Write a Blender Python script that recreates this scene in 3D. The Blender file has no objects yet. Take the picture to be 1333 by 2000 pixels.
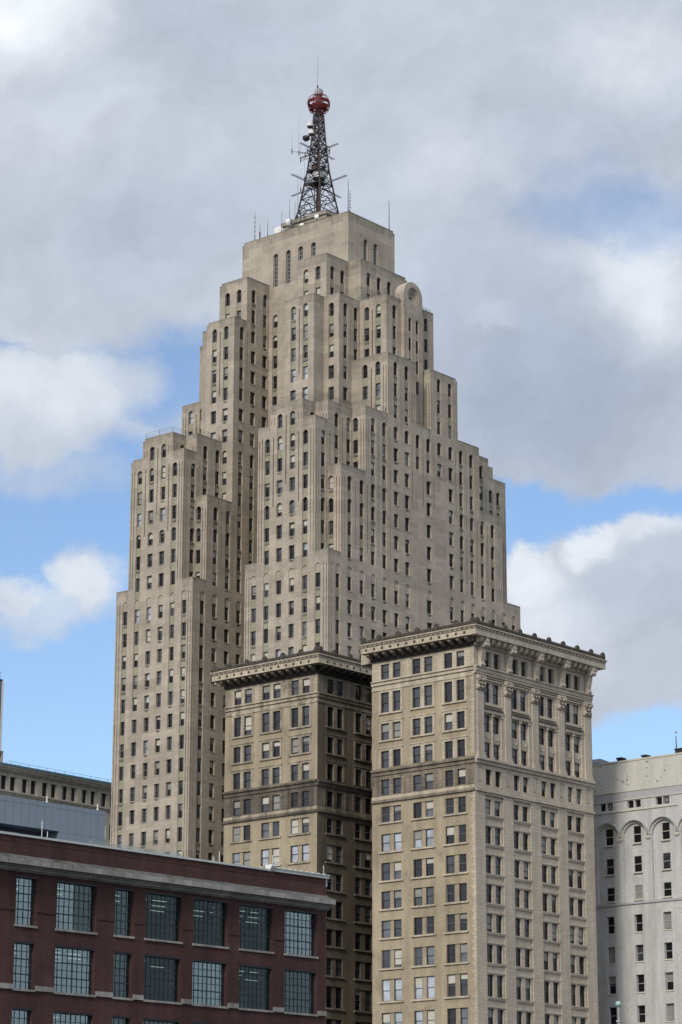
import bpy, bmesh, math, random
from mathutils import Matrix, Vector
from mathutils.bvhtree import BVHTree
R = math.radians
rnd = random.Random(7)
S = bpy.context.scene
COL = S.collection
# ------------------------------------------------------------------ camera
CAMZ = 10.0                       # the photographer stands on a raised deck 10 m above the street
F, PITCH, ROLL = 5076.637, 0.27174186, -0.00212815
cp, sp, cr, sr = math.cos(PITCH), math.sin(PITCH), math.cos(ROLL), math.sin(ROLL)
X0, U0, FW = Vector((1, 0, 0)), Vector((0, -sp, cp)), Vector((0, cp, sp))
RGT, UPV = X0 * cr - U0 * sr, X0 * sr + U0 * cr
cam = bpy.data.cameras.new('camera')
camo = bpy.data.objects.new('camera', cam)
COL.objects.link(camo)
camo.matrix_world = Matrix(((RGT.x, UPV.x, -FW.x, 0), (RGT.y, UPV.y, -FW.y, 0), (RGT.z, UPV.z, -FW.z, CAMZ), (0, 0, 0, 1)))
cam.sensor_fit = 'VERTICAL'
cam.sensor_height = 36
cam.lens = 36 * F / 2000
cam.clip_end = 20000
S.camera = camo
S.view_settings.view_transform = 'Standard'
S.view_settings.look = 'None'
S.view_settings.gamma = 1
S.view_settings.exposure = 0.12
# ------------------------------------------------------------------ sun
SUN_AZ, SUN_EL = R(-155), R(36)          # azimuth clockwise from +Y (the view direction): behind the left shoulder
sun = bpy.data.lights.new('sun', 'SUN')
sun.energy = 2.5
sun.angle = R(12)
sun.color = (1, .91, .79)
suno = bpy.data.objects.new('sun', sun)
COL.objects.link(suno)
sd = Vector((math.sin(SUN_AZ) * math.cos(SUN_EL), math.cos(SUN_AZ) * math.cos(SUN_EL), math.sin(SUN_EL)))
suno.rotation_euler = sd.to_track_quat('Z', 'Y').to_euler()
# ------------------------------------------------------------------ world
W = bpy.data.worlds.new('World')
S.world = W
W.use_nodes = True
NT = W.node_tree
NT.nodes.clear()


def wn(t, **kw):
    n = NT.nodes.new(t)
    for k, v in kw.items():
        setattr(n, k, v)
    return n


def lk(a, b):
    NT.links.new(a, b)


def wmath(op, a, b=None, clamp=False):
    n = wn('ShaderNodeMath', operation=op, use_clamp=clamp)
    for i, v in enumerate((a, b)):
        if v is None:
            continue
        if isinstance(v, (int, float)):
            n.inputs[i].default_value = v
        else:
            lk(v, n.inputs[i])
    return n.outputs[0]


def wmix(fac, a, b):
    n = wn('ShaderNodeMix', data_type='RGBA')
    if isinstance(fac, (int, float)):
        n.inputs[0].default_value = fac
    else:
        lk(fac, n.inputs[0])
    for i, v in ((6, a), (7, b)):
        if isinstance(v, tuple):
            n.inputs[i].default_value = (*v, 1)
        else:
            lk(v, n.inputs[i])
    return n.outputs[2]


tc = wn('ShaderNodeTexCoord')
sep = wn('ShaderNodeSeparateXYZ')
lk(tc.outputs['Generated'], sep.inputs[0])
ym = wmath('MAXIMUM', wmath('ABSOLUTE', sep.outputs[1]), .12)
comb = wn('ShaderNodeCombineXYZ')
lk(wmath('DIVIDE', sep.outputs[0], ym), comb.inputs[0])
lk(wmath('DIVIDE', sep.outputs[2], ym), comb.inputs[1])
front = wmath('GREATER_THAN', sep.outputs[1], .0)


def wnoise(vec, scale, detail=8, rough=.6, off=(0, 0, 0)):
    m = wn('ShaderNodeVectorMath', operation='ADD')
    lk(vec, m.inputs[0])
    m.inputs[1].default_value = off
    n = wn('ShaderNodeTexNoise')
    n.inputs['Scale'].default_value = scale
    n.inputs['Detail'].default_value = detail
    n.inputs['Roughness'].default_value = rough
    lk(m.outputs[0], n.inputs[0])
    return n


# billowing edge distortion
nz = wnoise(comb.outputs[0], 14, 8, .62)
sub = wn('ShaderNodeVectorMath', operation='SUBTRACT')
lk(nz.outputs['Color'], sub.inputs[0])
sub.inputs[1].default_value = (.5, .5, .5)
sc = wn('ShaderNodeVectorMath', operation='SCALE')
lk(sub.outputs[0], sc.inputs[0])
sc.inputs['Scale'].default_value = .06
wv = wn('ShaderNodeVectorMath', operation='ADD')
lk(comb.outputs[0], wv.inputs[0])
lk(sc.outputs[0], wv.inputs[1])
WV = wv.outputs[0]


def sky_ab(px, py):
    d = FW + RGT * ((px - 666.5) / F) + UPV * ((1000 - py) / F)
    return d.x / d.y, d.z / d.y


def blob(px, py, rx, ry, soft=1.0, rot=0):
    a, b = sky_ab(px, py)
    m = wn('ShaderNodeVectorMath', operation='SUBTRACT')
    lk(WV, m.inputs[0])
    m.inputs[1].default_value = (a, b, 0)
    v = m.outputs[0]
    if rot:
        r = wn('ShaderNodeVectorRotate', rotation_type='Z_AXIS')
        lk(v, r.inputs[0])
        r.inputs['Angle'].default_value = R(rot)
        v = r.outputs[0]
    m2 = wn('ShaderNodeVectorMath', operation='MULTIPLY')
    lk(v, m2.inputs[0])
    m2.inputs[1].default_value = (F / rx, F / ry, 0)
    ln = wn('ShaderNodeVectorMath', operation='LENGTH')
    lk(m2.outputs[0], ln.inputs[0])
    mr = wn('ShaderNodeMapRange', interpolation_type='SMOOTHSTEP')
    lk(ln.outputs['Value'], mr.inputs[0])
    mr.inputs[1].default_value = 1 + soft * .5
    mr.inputs[2].default_value = max(0., 1 - soft * .5)
    mr.inputs[3].default_value = 0
    mr.inputs[4].default_value = 1
    return mr.outputs[0]


def vmax(lst):
    o = None
    for s, k in lst:
        s = wmath('MULTIPLY', s, k) if k != 1 else s
        o = s if o is None else wmath('MAXIMUM', o, s)
    return o


sky = wn('ShaderNodeTexSky', sky_type='NISHITA')
sky.sun_disc = False
sky.sun_elevation = SUN_EL
sky.sun_rotation = SUN_AZ
sky.air_density = 1.0
sky.dust_density = .6
sky.ozone_density = 1.6
# blue openings, then clouds lying inside them
holes = vmax([(blob(150, 1420, 560, 310, .5), 1), (blob(120, 1010, 420, 200, .7), .95), (blob(330, 735, 260, 95, 1.3), .7),
              (blob(-30, 690, 90, 60, .8), .9), (blob(1210, 425, 230, 85, 1.4), .5), (blob(1120, 350, 130, 60, 1.4), .3),
              (blob(1170, 985, 300, 55, .9), .95), (blob(1020, 1035, 160, 75, .8), .9), (blob(1290, 1460, 320, 90, .7), 1)])
puffs = vmax([(blob(50, 770, 215, 140, .9), 1), (blob(180, 720, 150, 85, 1.3), .75), (blob(30, 1150, 90, 42, 1.2), .75),
              (blob(185, 1140, 62, 78, 1.2), .8), (blob(110, 1180, 150, 45, 1.3), .6),
              (blob(1240, 1190, 260, 200, .35), 1), (blob(1050, 1190, 120, 130, .5), 1), (blob(50, 1390, 120, 30, 1.4), .25), (blob(90, 900, 160, 50, 1.4), .45)])
fb = wnoise(WV, 9, 9, .6, (3, 1, 0))
fbv = wmath('SUBTRACT', fb.outputs[0], .5)
cov = wmath('SUBTRACT', 1.0, holes)
cov = wmath('MAXIMUM', cov, puffs)
cov = wmath('ADD', cov, wmath('MULTIPLY', fbv, .9), True)
# the rest of the sky, behind the viewer: broken cloud
gen = wnoise(tc.outputs['Generated'], 3.0, 9, .62, (5, 2, 1))
mg = wn('ShaderNodeMapRange', interpolation_type='SMOOTHSTEP')
lk(gen.outputs[0], mg.inputs[0])
mg.inputs[1].default_value = .26
mg.inputs[2].default_value = .46
inview = wmath('MULTIPLY', front, blob(666, 1000, 2300, 2300, .8))
mcov = wn('ShaderNodeMix', data_type='FLOAT')
lk(inview, mcov.inputs[0])
lk(mg.outputs[0], mcov.inputs[2])
lk(cov, mcov.inputs[3])
mask = wn('ShaderNodeMapRange', interpolation_type='SMOOTHSTEP')
lk(mcov.outputs[0], mask.inputs[0])
mask.inputs[1].default_value = .08
mask.inputs[2].default_value = .95
# cloud tones
white = vmax([(blob(80, 740, 170, 80, 1.6), .4), (blob(20, 730, 90, 90, 1.6), .45), (blob(1270, 540, 115, 130, 1.5), .65), (blob(1320, 470, 60, 50, 1.4), .6),
              (blob(1020, 1120, 95, 75, 1.5), .7), (blob(1165, 1040, 60, 42, 1.3), .75), (blob(1270, 1020, 120, 26, 1.5), .4), (blob(0, 50, 170, 100, 1.6), 1.0),
              (blob(960, 630, 40, 20, 1.6), .22), (blob(160, 1140, 160, 70, 1.6), .55), (blob(1230, 110, 150, 90, 1.6), .35), (blob(1080, 1230, 140, 80, 1.5), .4),
              (blob(880, 330, 90, 90, 1.7), .22), (blob(60, 300, 250, 200, 1.7), .18)])
grey = vmax([(blob(1070, 760, 330, 240, 1.4), .85), (blob(1270, 1130, 150, 110, 1.4), .4), (blob(200, 420, 330, 120, 1.7), .4), (blob(1150, 260, 220, 90, 1.7), .3), (blob(930, 620, 200, 150, 1.7), .4), (blob(350, 60, 300, 100, 1.7), .25)])
ccol = wmix(grey, (.505, .555, .64), (.375, .435, .55))
ccol = wmix(white, ccol, (.84, .88, .93))
fb2 = wnoise(WV, 26, 8, .65, (9, 4, 0))
ccol2 = wn('ShaderNodeMix', data_type='RGBA', blend_type='MULTIPLY')
ccol2.inputs[0].default_value = 1
lk(ccol, ccol2.inputs[6])
vr = wn('ShaderNodeMapRange')
lk(fb2.outputs[0], vr.inputs[0])
vr.inputs[1].default_value = .3
vr.inputs[2].default_value = .7
vr.inputs[3].default_value = .96
vr.inputs[4].default_value = 1.04
vr2 = wn('ShaderNodeMapRange')
lk(fb.outputs[0], vr2.inputs[0])
vr2.inputs[1].default_value = .3
vr2.inputs[2].default_value = .7
vr2.inputs[3].default_value = .955
vr2.inputs[4].default_value = 1.045
relief = None
for (scl, offs, dlt, amt, det) in ((9, (3, 1, 0), (-.012, .014, 0), .30, 9), (30, (9, 4, 0), (-.004, .005, 0), .22, 8), (4, (1, 7, 0), (-.03, .03, 0), .30, 6)):
    n0 = wnoise(WV, scl, det, .6, offs)
    n1 = wnoise(WV, scl, det, .6, tuple(a + b for a, b in zip(offs, dlt)))
    t_ = wmath('MULTIPLY', wmath('SUBTRACT', n0.outputs[0], n1.outputs[0]), amt)
    relief = t_ if relief is None else wmath('ADD', relief, t_)
relief = wmath('ADD', relief, 1.0)
lk(wmath('MULTIPLY', wmath('MULTIPLY', vr.outputs[0], vr2.outputs[0]), relief), ccol2.inputs[7])
# clouds glow towards the sun
dot = wn('ShaderNodeVectorMath', operation='DOT_PRODUCT')
lk(tc.outputs['Generated'], dot.inputs[0])
dot.inputs[1].default_value = sd
gl = wn('ShaderNodeMapRange', interpolation_type='SMOOTHSTEP')
lk(dot.outputs['Value'], gl.inputs[0])
gl.inputs[1].default_value = .0
gl.inputs[2].default_value = 1
gl.inputs[3].default_value = 1.0
gl.inputs[4].default_value = 1.7
cg = wn('ShaderNodeVectorMath', operation='SCALE')
lk(ccol2.outputs[2], cg.inputs[0])
lk(gl.outputs[0], cg.inputs['Scale'])
SKYK = .15
sk = wn('ShaderNodeMix', data_type='RGBA', blend_type='MULTIPLY')
sk.inputs[0].default_value = 1
lk(sky.outputs[0], sk.inputs[6])
sk.inputs[7].default_value = (.80, .85, .93, 1)
cs = wn('ShaderNodeVectorMath', operation='SCALE')
lk(cg.outputs[0], cs.inputs[0])
amb = wn('ShaderNodeMapRange')
lk(inview, amb.inputs[0])
amb.inputs[3].default_value = 1.08 / SKYK
amb.inputs[4].default_value = 1.0 / SKYK
lk(amb.outputs[0], cs.inputs['Scale'])
fin = wmix(mask.outputs[0], sk.outputs[2], cs.outputs[0])
bg = wn('ShaderNodeBackground')
lk(fin, bg.inputs[0])
bg.inputs[1].default_value = SKYK
wo = wn('ShaderNodeOutputWorld')
lk(bg.outputs[0], wo.inputs[0])


# ------------------------------------------------------------------ materials
def mat_base(name):
    m = bpy.data.materials.new(name)
    m.use_nodes = True
    nt = m.node_tree
    return m, nt, nt.nodes['Principled BSDF']


def nmath(nt, op, a, b=None):
    n = nt.nodes.new('ShaderNodeMath')
    n.operation = op
    for i, v in enumerate((a, b)):
        if v is None:
            continue
        if isinstance(v, (int, float)):
            n.inputs[i].default_value = v
        else:
            nt.links.new(v, n.inputs[i])
    return n.outputs[0]


def nmul(nt, col, fac):
    n = nt.nodes.new('ShaderNodeMix')
    n.data_type = 'RGBA'
    n.blend_type = 'MULTIPLY'
    n.inputs[0].default_value = 1
    nt.links.new(col, n.inputs[6])
    nt.links.new(fac, n.inputs[7])
    return n.outputs[2]


def nmixc(nt, fac, a, b):
    n = nt.nodes.new('ShaderNodeMix')
    n.data_type = 'RGBA'
    if isinstance(fac, (int, float)):
        n.inputs[0].default_value = fac
    else:
        nt.links.new(fac, n.inputs[0])
    for i, v in ((6, a), (7, b)):
        if isinstance(v, tuple):
            n.inputs[i].default_value = (*v, 1)
        else:
            nt.links.new(v, n.inputs[i])
    return n.outputs[2]


def nrange(nt, v, a, b, c, d, smooth=False):
    n = nt.nodes.new('ShaderNodeMapRange')
    if smooth:
        n.interpolation_type = 'SMOOTHSTEP'
    nt.links.new(v, n.inputs[0])
    for i, x in enumerate((a, b, c, d)):
        n.inputs[1 + i].default_value = x
    return n.outputs[0]


def wallvec(nt):
    """(x + y, z): runs along any wall of a building whose walls follow its own x and y axes"""
    t = nt.nodes.new('ShaderNodeTexCoord')
    s = nt.nodes.new('ShaderNodeSeparateXYZ')
    nt.links.new(t.outputs['Object'], s.inputs[0])
    c = nt.nodes.new('ShaderNodeCombineXYZ')
    nt.links.new(nmath(nt, 'ADD', s.outputs[0], s.outputs[1]), c.inputs[0])
    nt.links.new(s.outputs[2], c.inputs[1])
    return t.outputs['Object'], c.outputs[0], s.outputs


def nnoise(nt, vec, scale, detail=5, rough=.6, stretch=None):
    if stretch:
        m = nt.nodes.new('ShaderNodeVectorMath')
        m.operation = 'MULTIPLY'
        nt.links.new(vec, m.inputs[0])
        m.inputs[1].default_value = stretch
        vec = m.outputs[0]
    n = nt.nodes.new('ShaderNodeTexNoise')
    n.inputs['Scale'].default_value = scale
    n.inputs['Detail'].default_value = detail
    n.inputs['Roughness'].default_value = rough
    nt.links.new(vec, n.inputs[0])
    return n.outputs[0]


def masonry(name, c1, c2, mortar, bw, bh, msize=.012, stain=.25, streak=.2, rough=.85, bump=.25, dirt=None, dirt_amt=.0, patch=0., spots=None):
    m, nt, p = mat_base(name)
    ov, wv_, xyz = wallvec(nt)
    b = nt.nodes.new('ShaderNodeTexBrick')
    nt.links.new(wv_, b.inputs[0])
    b.inputs['Color1'].default_value = (*c1, 1)
    b.inputs['Color2'].default_value = (*c2, 1)
    b.inputs['Mortar'].default_value = (*mortar, 1)
    b.inputs['Scale'].default_value = 1
    b.inputs['Mortar Size'].default_value = msize
    b.inputs['Mortar Smooth'].default_value = .3
    b.inputs['Bias'].default_value = 0
    b.inputs['Brick Width'].default_value = bw
    b.inputs['Row Height'].default_value = bh
    col = b.outputs[0]
    if patch:       # whole groups of stones from another bed or cleaned at another time
        b2 = nt.nodes.new('ShaderNodeTexBrick')
        nt.links.new(wv_, b2.inputs[0])
        b2.inputs['Color1'].default_value = (1 - patch,) * 3 + (1,)
        b2.inputs['Color2'].default_value = (1 + patch * .7,) * 3 + (1,)
        b2.inputs['Mortar'].default_value = (1, 1, 1, 1)
        b2.inputs['Mortar Size'].default_value = 0
        b2.inputs['Scale'].default_value = 1
        b2.inputs['Brick Width'].default_value = bw * 2.1
        b2.inputs['Row Height'].default_value = bh * 3
        col = nmul(nt, col, b2.outputs[0])
    big = nnoise(nt, ov, .11, 6, .6)
    col = nmul(nt, col, nrange(nt, big, .3, .7, 1 - stain, 1 + stain * .6))
    st = nnoise(nt, ov, 1, 5, .65, (.9, .9, .07))
    col = nmul(nt, col, nrange(nt, st, .35, .65, 1 - streak, 1 + streak * .5))
    fine = nnoise(nt, ov, 3.5, 4, .7)
    col = nmul(nt, col, nrange(nt, fine, .3, .7, .9, 1.1))
    if dirt:
        d1 = nnoise(nt, ov, .35, 7, .7)
        f = nmath(nt, 'MULTIPLY', nrange(nt, d1, .5, .72, 0, 1, True), dirt_amt)
        col = nmixc(nt, f, col, dirt)
    if spots:
        v = nt.nodes.new('ShaderNodeTexVoronoi')
        v.inputs['Scale'].default_value = spots[1]
        nt.links.new(wv_, v.inputs[0])
        r = nnoise(nt, ov, .5, 3)
        thr = nmath(nt, 'MULTIPLY', nrange(nt, r, .42, .6, 0, 1), spots[2])
        f = nmath(nt, 'LESS_THAN', v.outputs['Distance'], thr)
        col = nmixc(nt, f, col, spots[0])
    nt.links.new(col, p.inputs['Base Color'])
    p.inputs['Roughness'].default_value = rough
    p.inputs['Specular IOR Level'].default_value = .25
    bp = nt.nodes.new('ShaderNodeBump')
    bp.inputs['Strength'].default_value = bump
    bp.inputs['Distance'].default_value = .05
    nt.links.new(nmath(nt, 'ADD', nmath(nt, 'MULTIPLY', b.outputs['Fac'], -.6), nmath(nt, 'MULTIPLY', fine, .5)), bp.inputs['Height'])
    nt.links.new(bp.outputs[0], p.inputs['Normal'])
    return m


def plain(name, c, rough=.6, metal=0., var=.12, scale=1.5, spec=.4):
    m, nt, p = mat_base(name)
    t = nt.nodes.new('ShaderNodeTexCoord')
    n = nnoise(nt, t.outputs['Object'], scale, 5, .65)
    rgb = nt.nodes.new('ShaderNodeRGB')
    rgb.outputs[0].default_value = (*c, 1)
    col = nmul(nt, rgb.outputs[0], nrange(nt, n, .3, .7, 1 - var, 1 + var))
    nt.links.new(col, p.inputs['Base Color'])
    p.inputs['Roughness'].default_value = rough
    p.inputs['Metallic'].default_value = metal
    p.inputs['Specular IOR Level'].default_value = spec
    return m


def glass(name, c, ior=1.9, rough=.04, wav=.06):
    m, nt, p = mat_base(name)
    t = nt.nodes.new('ShaderNodeTexCoord')
    n = nnoise(nt, t.outputs['Object'], .9, 3, .5)
    n2 = nnoise(nt, t.outputs['Object'], .35, 4, .6)
    rgb = nt.nodes.new('ShaderNodeRGB')
    rgb.outputs[0].default_value = (*c, 1)
    nt.links.new(nmul(nt, rgb.outputs[0], nrange(nt, n2, .3, .7, .3, 1.8)), p.inputs['Base Color'])
    p.inputs['Roughness'].default_value = rough
    p.inputs['IOR'].default_value = ior
    bp = nt.nodes.new('ShaderNodeBump')
    bp.inputs['Strength'].default_value = wav
    bp.inputs['Distance'].default_value = .3
    nt.links.new(n, bp.inputs['Height'])
    nt.links.new(bp.outputs[0], p.inputs['Normal'])
    return m


M = {}
M['lime'] = masonry('limestone', (.378, .330, .264), (.328, .286, .228), (.27, .236, .187), 1.45, .74, .014, .10, .09, patch=.14)
M['limew'] = masonry('weathered_limestone', (.335, .295, .238), (.288, .253, .203), (.23, .20, .16), 1.45, .74, .014, .16, .25, patch=.10, dirt=(.13, .118, .098), dirt_amt=.62)
M['spandrel'] = masonry('carved_spandrel', (.36, .335, .25), (.27, .25, .185), (.3, .275, .205), .22, .18, .03, .15, .1, bump=.9)
M['blocked'] = plain('grille_metal', (.13, .12, .10), .7)
M['roof'] = plain('roof_felt', (.11, .105, .1), .9)
M['sash'] = plain('dark_sash', (.030, .029, .028), .5)
M['sashg'] = plain('grey_sash', (.12, .115, .105), .6)
M['gl_d'] = glass('dark_glass', (.012, .012, .014), 1.5)
M['gl_m'] = glass('grey_glass', (.032, .035, .040), 1.65)
M['gl_b'] = glass('bright_glass', (.075, .080, .088), 1.9)
M['gl_sky'] = glass('mirror_glass', (.24, .26, .28), 3.0, .03)  # pale base colour stands in for bright sky reflected in the pane
M['blind'] = plain('window_blind', (.44, .42, .36), .55, 0, .1, .6)
M['blindg'] = plain('grey_blind', (.23, .23, .21), .5, 0, .12, .6)
M['tanbrick'] = masonry('tan_brick', (.37, .31, .215), (.32, .265, .18), (.29, .245, .175), .21, .068, .006, .22, .18, dirt=(.14, .12, .09), dirt_amt=.55)
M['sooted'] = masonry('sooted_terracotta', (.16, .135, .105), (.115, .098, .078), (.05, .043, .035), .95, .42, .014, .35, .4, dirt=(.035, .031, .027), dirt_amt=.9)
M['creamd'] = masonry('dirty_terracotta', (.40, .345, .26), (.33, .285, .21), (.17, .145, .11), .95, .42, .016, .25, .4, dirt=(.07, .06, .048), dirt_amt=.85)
M['cream'] = masonry('cream_terracotta', (.47, .41, .31), (.41, .355, .265), (.22, .19, .145), .95, .42, .014, .14, .22, dirt=(.12, .10, .08), dirt_amt=.5)
M['stained'] = masonry('stained_terracotta', (.25, .21, .155), (.19, .16, .12), (.08, .068, .055), .95, .42, .014, .3, .35, dirt=(.055, .05, .042), dirt_amt=.85)
M['courtb'] = masonry('court_brick', (.145, .12, .082), (.12, .10, .068), (.11, .092, .066), .21, .068, .006, .25, .25, dirt=(.06, .05, .042), dirt_amt=.7)  # court walls: dirty brick, darkened evenly for the shade inside the court
M['greystone'] = masonry('pale_terracotta', (.45, .395, .315), (.40, .35, .28), (.26, .225, .18), 1.0, .40, .012, .10, .16, dirt=(.2, .175, .14), dirt_amt=.3)
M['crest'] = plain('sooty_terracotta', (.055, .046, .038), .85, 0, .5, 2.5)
M['soot'] = plain('black_soot', (.028, .024, .02), .9, 0, .4, 2)  # soot, and the deep shade under the cornice painted in with it
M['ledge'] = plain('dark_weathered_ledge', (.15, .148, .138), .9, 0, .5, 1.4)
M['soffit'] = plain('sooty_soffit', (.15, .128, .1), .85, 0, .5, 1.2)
M['redbrick'] = masonry('red_brick', (.070, .028, .025), (.052, .021, .019), (.06, .04, .036),   .21, .07, .009, .32, .28, dirt=(.085, .053, .048), dirt_amt=.45)
M['redstone'] = masonry('grey_cornice_stone', (.27, .265, .245), (.22, .215, .20), (.09, .088, .08), .82, .9, .018, .2, .3, dirt=(.1, .1, .09), dirt_amt=.5)
M['coping'] = plain('zinc_coping', (.42, .45, .43), .45, .3, .1)
M['steel'] = plain('painted_steel_sash', (.016, .024, .030), .45)
M['teal_d'] = glass('green_dark_glass', (.014, .028, .026), 1.75, .03, .12)
M['teal_m'] = glass('green_grey_glass', (.05, .075, .072), 2.2, .03, .1)
M['teal_b'] = glass('pale_blue_glass', (.10, .135, .15), 3.0, .03, .06)
M['shade'] = plain('pale_green_shade', (.26, .32, .29), .6, 0, .1, .5)
M['panel'] = plain('blue_grey_panel', (.175, .215, .265), .4, .0, .05, .4)
M['panelseam'] = plain('panel_joint', (.07, .09, .12), .6)
M['leftstone'] = masonry('grey_limestone', (.43, .41, .355), (.38, .36, .31), (.28, .26, .23), 1.1, .45, .01, .15, .2)
M['copper'] = plain('green_copper', (.09, .21, .27), .6)
M['black'] = plain('dark_void', (.006, .006, .007), .4)
M['white'] = masonry('peeling_white_paint', (.52, .52, .51), (.485, .485, .475), (.45, .45, .44), .21, .07, .006, .12, .16, dirt=(.33, .305, .28), dirt_amt=.45, spots=((.34, .31, .285), 5.0, .30))
M['whitegrey'] = plain('grey_painted_band', (.36, .36, .37), .8, 0, .08)
M['whitetrim'] = plain('cream_trim', (.50, .48, .40), .8, 0, .1)
M['palewall'] = masonry('pale_parapet', (.46, .455, .405), (.44, .435, .385), (.43, .425, .375), .9, .3, .004, .05, .1, spots=((.16, .15, .13), 1.6, .22))
M['iron'] = plain('black_iron', (.026, .019, .019), .65)
M['rust'] = plain('rusty_iron', (.085, .045, .032), .8, 0, .4)
M['red'] = plain('red_painted_steel', (.115, .006, .010), .6, 0, .35, 1.6)
M['dish'] = plain('white_dish', (.58, .58, .55), .55)
M['pole'] = plain('white_pole', (.62, .62, .60), .5)
M['greyp'] = plain('grey_pole', (.33, .33, .33), .5)
M['verd'] = plain('verdigris', (.27, .42, .38), .5, 0, .25, 9)
M['bluegl'] = glass('blue_curtain_glass', (.12, .20, .33), 2.4, .03, .02)
M['asphalt'] = plain('asphalt', (.05, .05, .05), .9)
M['slate'] = plain('dark_slate', (.035, .045, .06), .7)


# ------------------------------------------------------------------ object helpers
class Frame:
    """local axes of one building: x along its right-hand street, y along its left-hand street"""
    def __init__(s, yaw, u0, v0):
        s.rot = math.pi / 2 - yaw
        s.A = Vector((math.sin(yaw), math.cos(yaw), 0))
        s.B = Vector((-math.cos(yaw), math.sin(yaw), 0))
        s.u0, s.v0 = u0, v0
        s.loc = s.A * u0 + s.B * v0

    def world(s, u, v, z):
        return s.A * u + s.B * v + Vector((0, 0, z + CAMZ))


class MB:
    def __init__(s, fr, base=None):
        s.fr, s.v, s.f, s.m, s.mats = fr, [], [], [], []
        s.base = base or (fr.u0, fr.v0, -CAMZ)

    def mi(s, m):
        if m not in s.mats:
            s.mats.append(m)
        return s.mats.index(m)

    def poly(s, pts, m):
        n = len(s.v)
        b = s.base
        s.v += [(p[0] - b[0], p[1] - b[1], p[2] - b[2]) for p in pts]
        s.f.append(tuple(range(n, n + len(pts))))
        s.m.append(s.mi(m))

    def box(s, u0, u1, v0, v1, z0, z1, m, skip=''):
        c = [(u, v, z) for u in (u0, u1) for v in (v0, v1) for z in (z0, z1)]
        for k, q in dict(u=(0, 1, 3, 2), U=(4, 6, 7, 5), v=(0, 4, 5, 1), V=(2, 3, 7, 6), z=(0, 2, 6, 4), Z=(1, 5, 7, 3)).items():
            if k not in skip:
                s.poly([c[i] for i in q], m)

    def bar(s, p, q, r, m, n=5, r2=None):
        p, q = Vector(p), Vector(q)
        d = (q - p)
        if d.length < 1e-6:
            return
        d.normalize()
        a = d.orthogonal().normalized()
        b = d.cross(a)
        r2 = r if r2 is None else r2
        A_ = [p + (a * math.cos(2 * math.pi * i / n) + b * math.sin(2 * math.pi * i / n)) * r for i in range(n)]
        B_ = [q + (a * math.cos(2 * math.pi * i / n) + b * math.sin(2 * math.pi * i / n)) * r2 for i in range(n)]
        for i in range(n):
            j = (i + 1) % n
            s.poly([A_[i], A_[j], B_[j], B_[i]], m)
        s.poly(A_[::-1], m)
        s.poly(B_, m)

    def sphere(s, c, r, m, nu=16, nv=10, squash=1):
        for i in range(nv):
            for j in range(nu):
                q = []
                for (ii, jj) in ((i, j), (i, j + 1), (i + 1, j + 1), (i + 1, j)):
                    t, ph = math.pi * ii / nv, 2 * math.pi * jj / nu
                    q.append((c[0] + r * math.sin(t) * math.cos(ph), c[1] + r * math.sin(t) * math.sin(ph), c[2] + r * squash * math.cos(t)))
                if i == 0:
                    q = [q[0], q[2], q[3]]
                elif i == nv - 1:
                    q = [q[0], q[1], q[2]]
                s.poly(q, m)

    def build(s, name, parent=None, smooth=False, merge=False):
        me = bpy.data.meshes.new(name)
        me.from_pydata(s.v, [], s.f)
        for m in s.mats:
            me.materials.append(M[m])
        me.polygons.foreach_set('material_index', s.m)
        if merge or smooth:
            bm = bmesh.new()
            bm.from_mesh(me)
            bmesh.ops.remove_doubles(bm, verts=bm.verts, dist=.0005)
            bm.to_mesh(me)
            bm.free()
        if smooth:
            me.polygons.foreach_set('use_smooth', [True] * len(me.polygons))
        me.update()
        o = bpy.data.objects.new(name, me)
        COL.objects.link(o)
        if parent:
            o.parent = parent
        else:
            o.location = s.fr.A * s.base[0] + s.fr.B * s.base[1] + Vector((0, 0, s.base[2] + CAMZ))
            o.rotation_euler.z = s.fr.rot
        return o


def tag(o, label=None, cat=None, group=None, kind=None):
    for k, v in (('label', label), ('category', cat), ('group', group), ('kind', kind)):
        if v:
            o[k] = v
    return o


def empty(name, fr, u, v, z=-CAMZ):
    o = bpy.data.objects.new(name, None)
    COL.objects.link(o)
    o.location = fr.world(u, v, z)
    o.rotation_euler.z = fr.rot
    o.empty_display_size = 2
    return o


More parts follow.
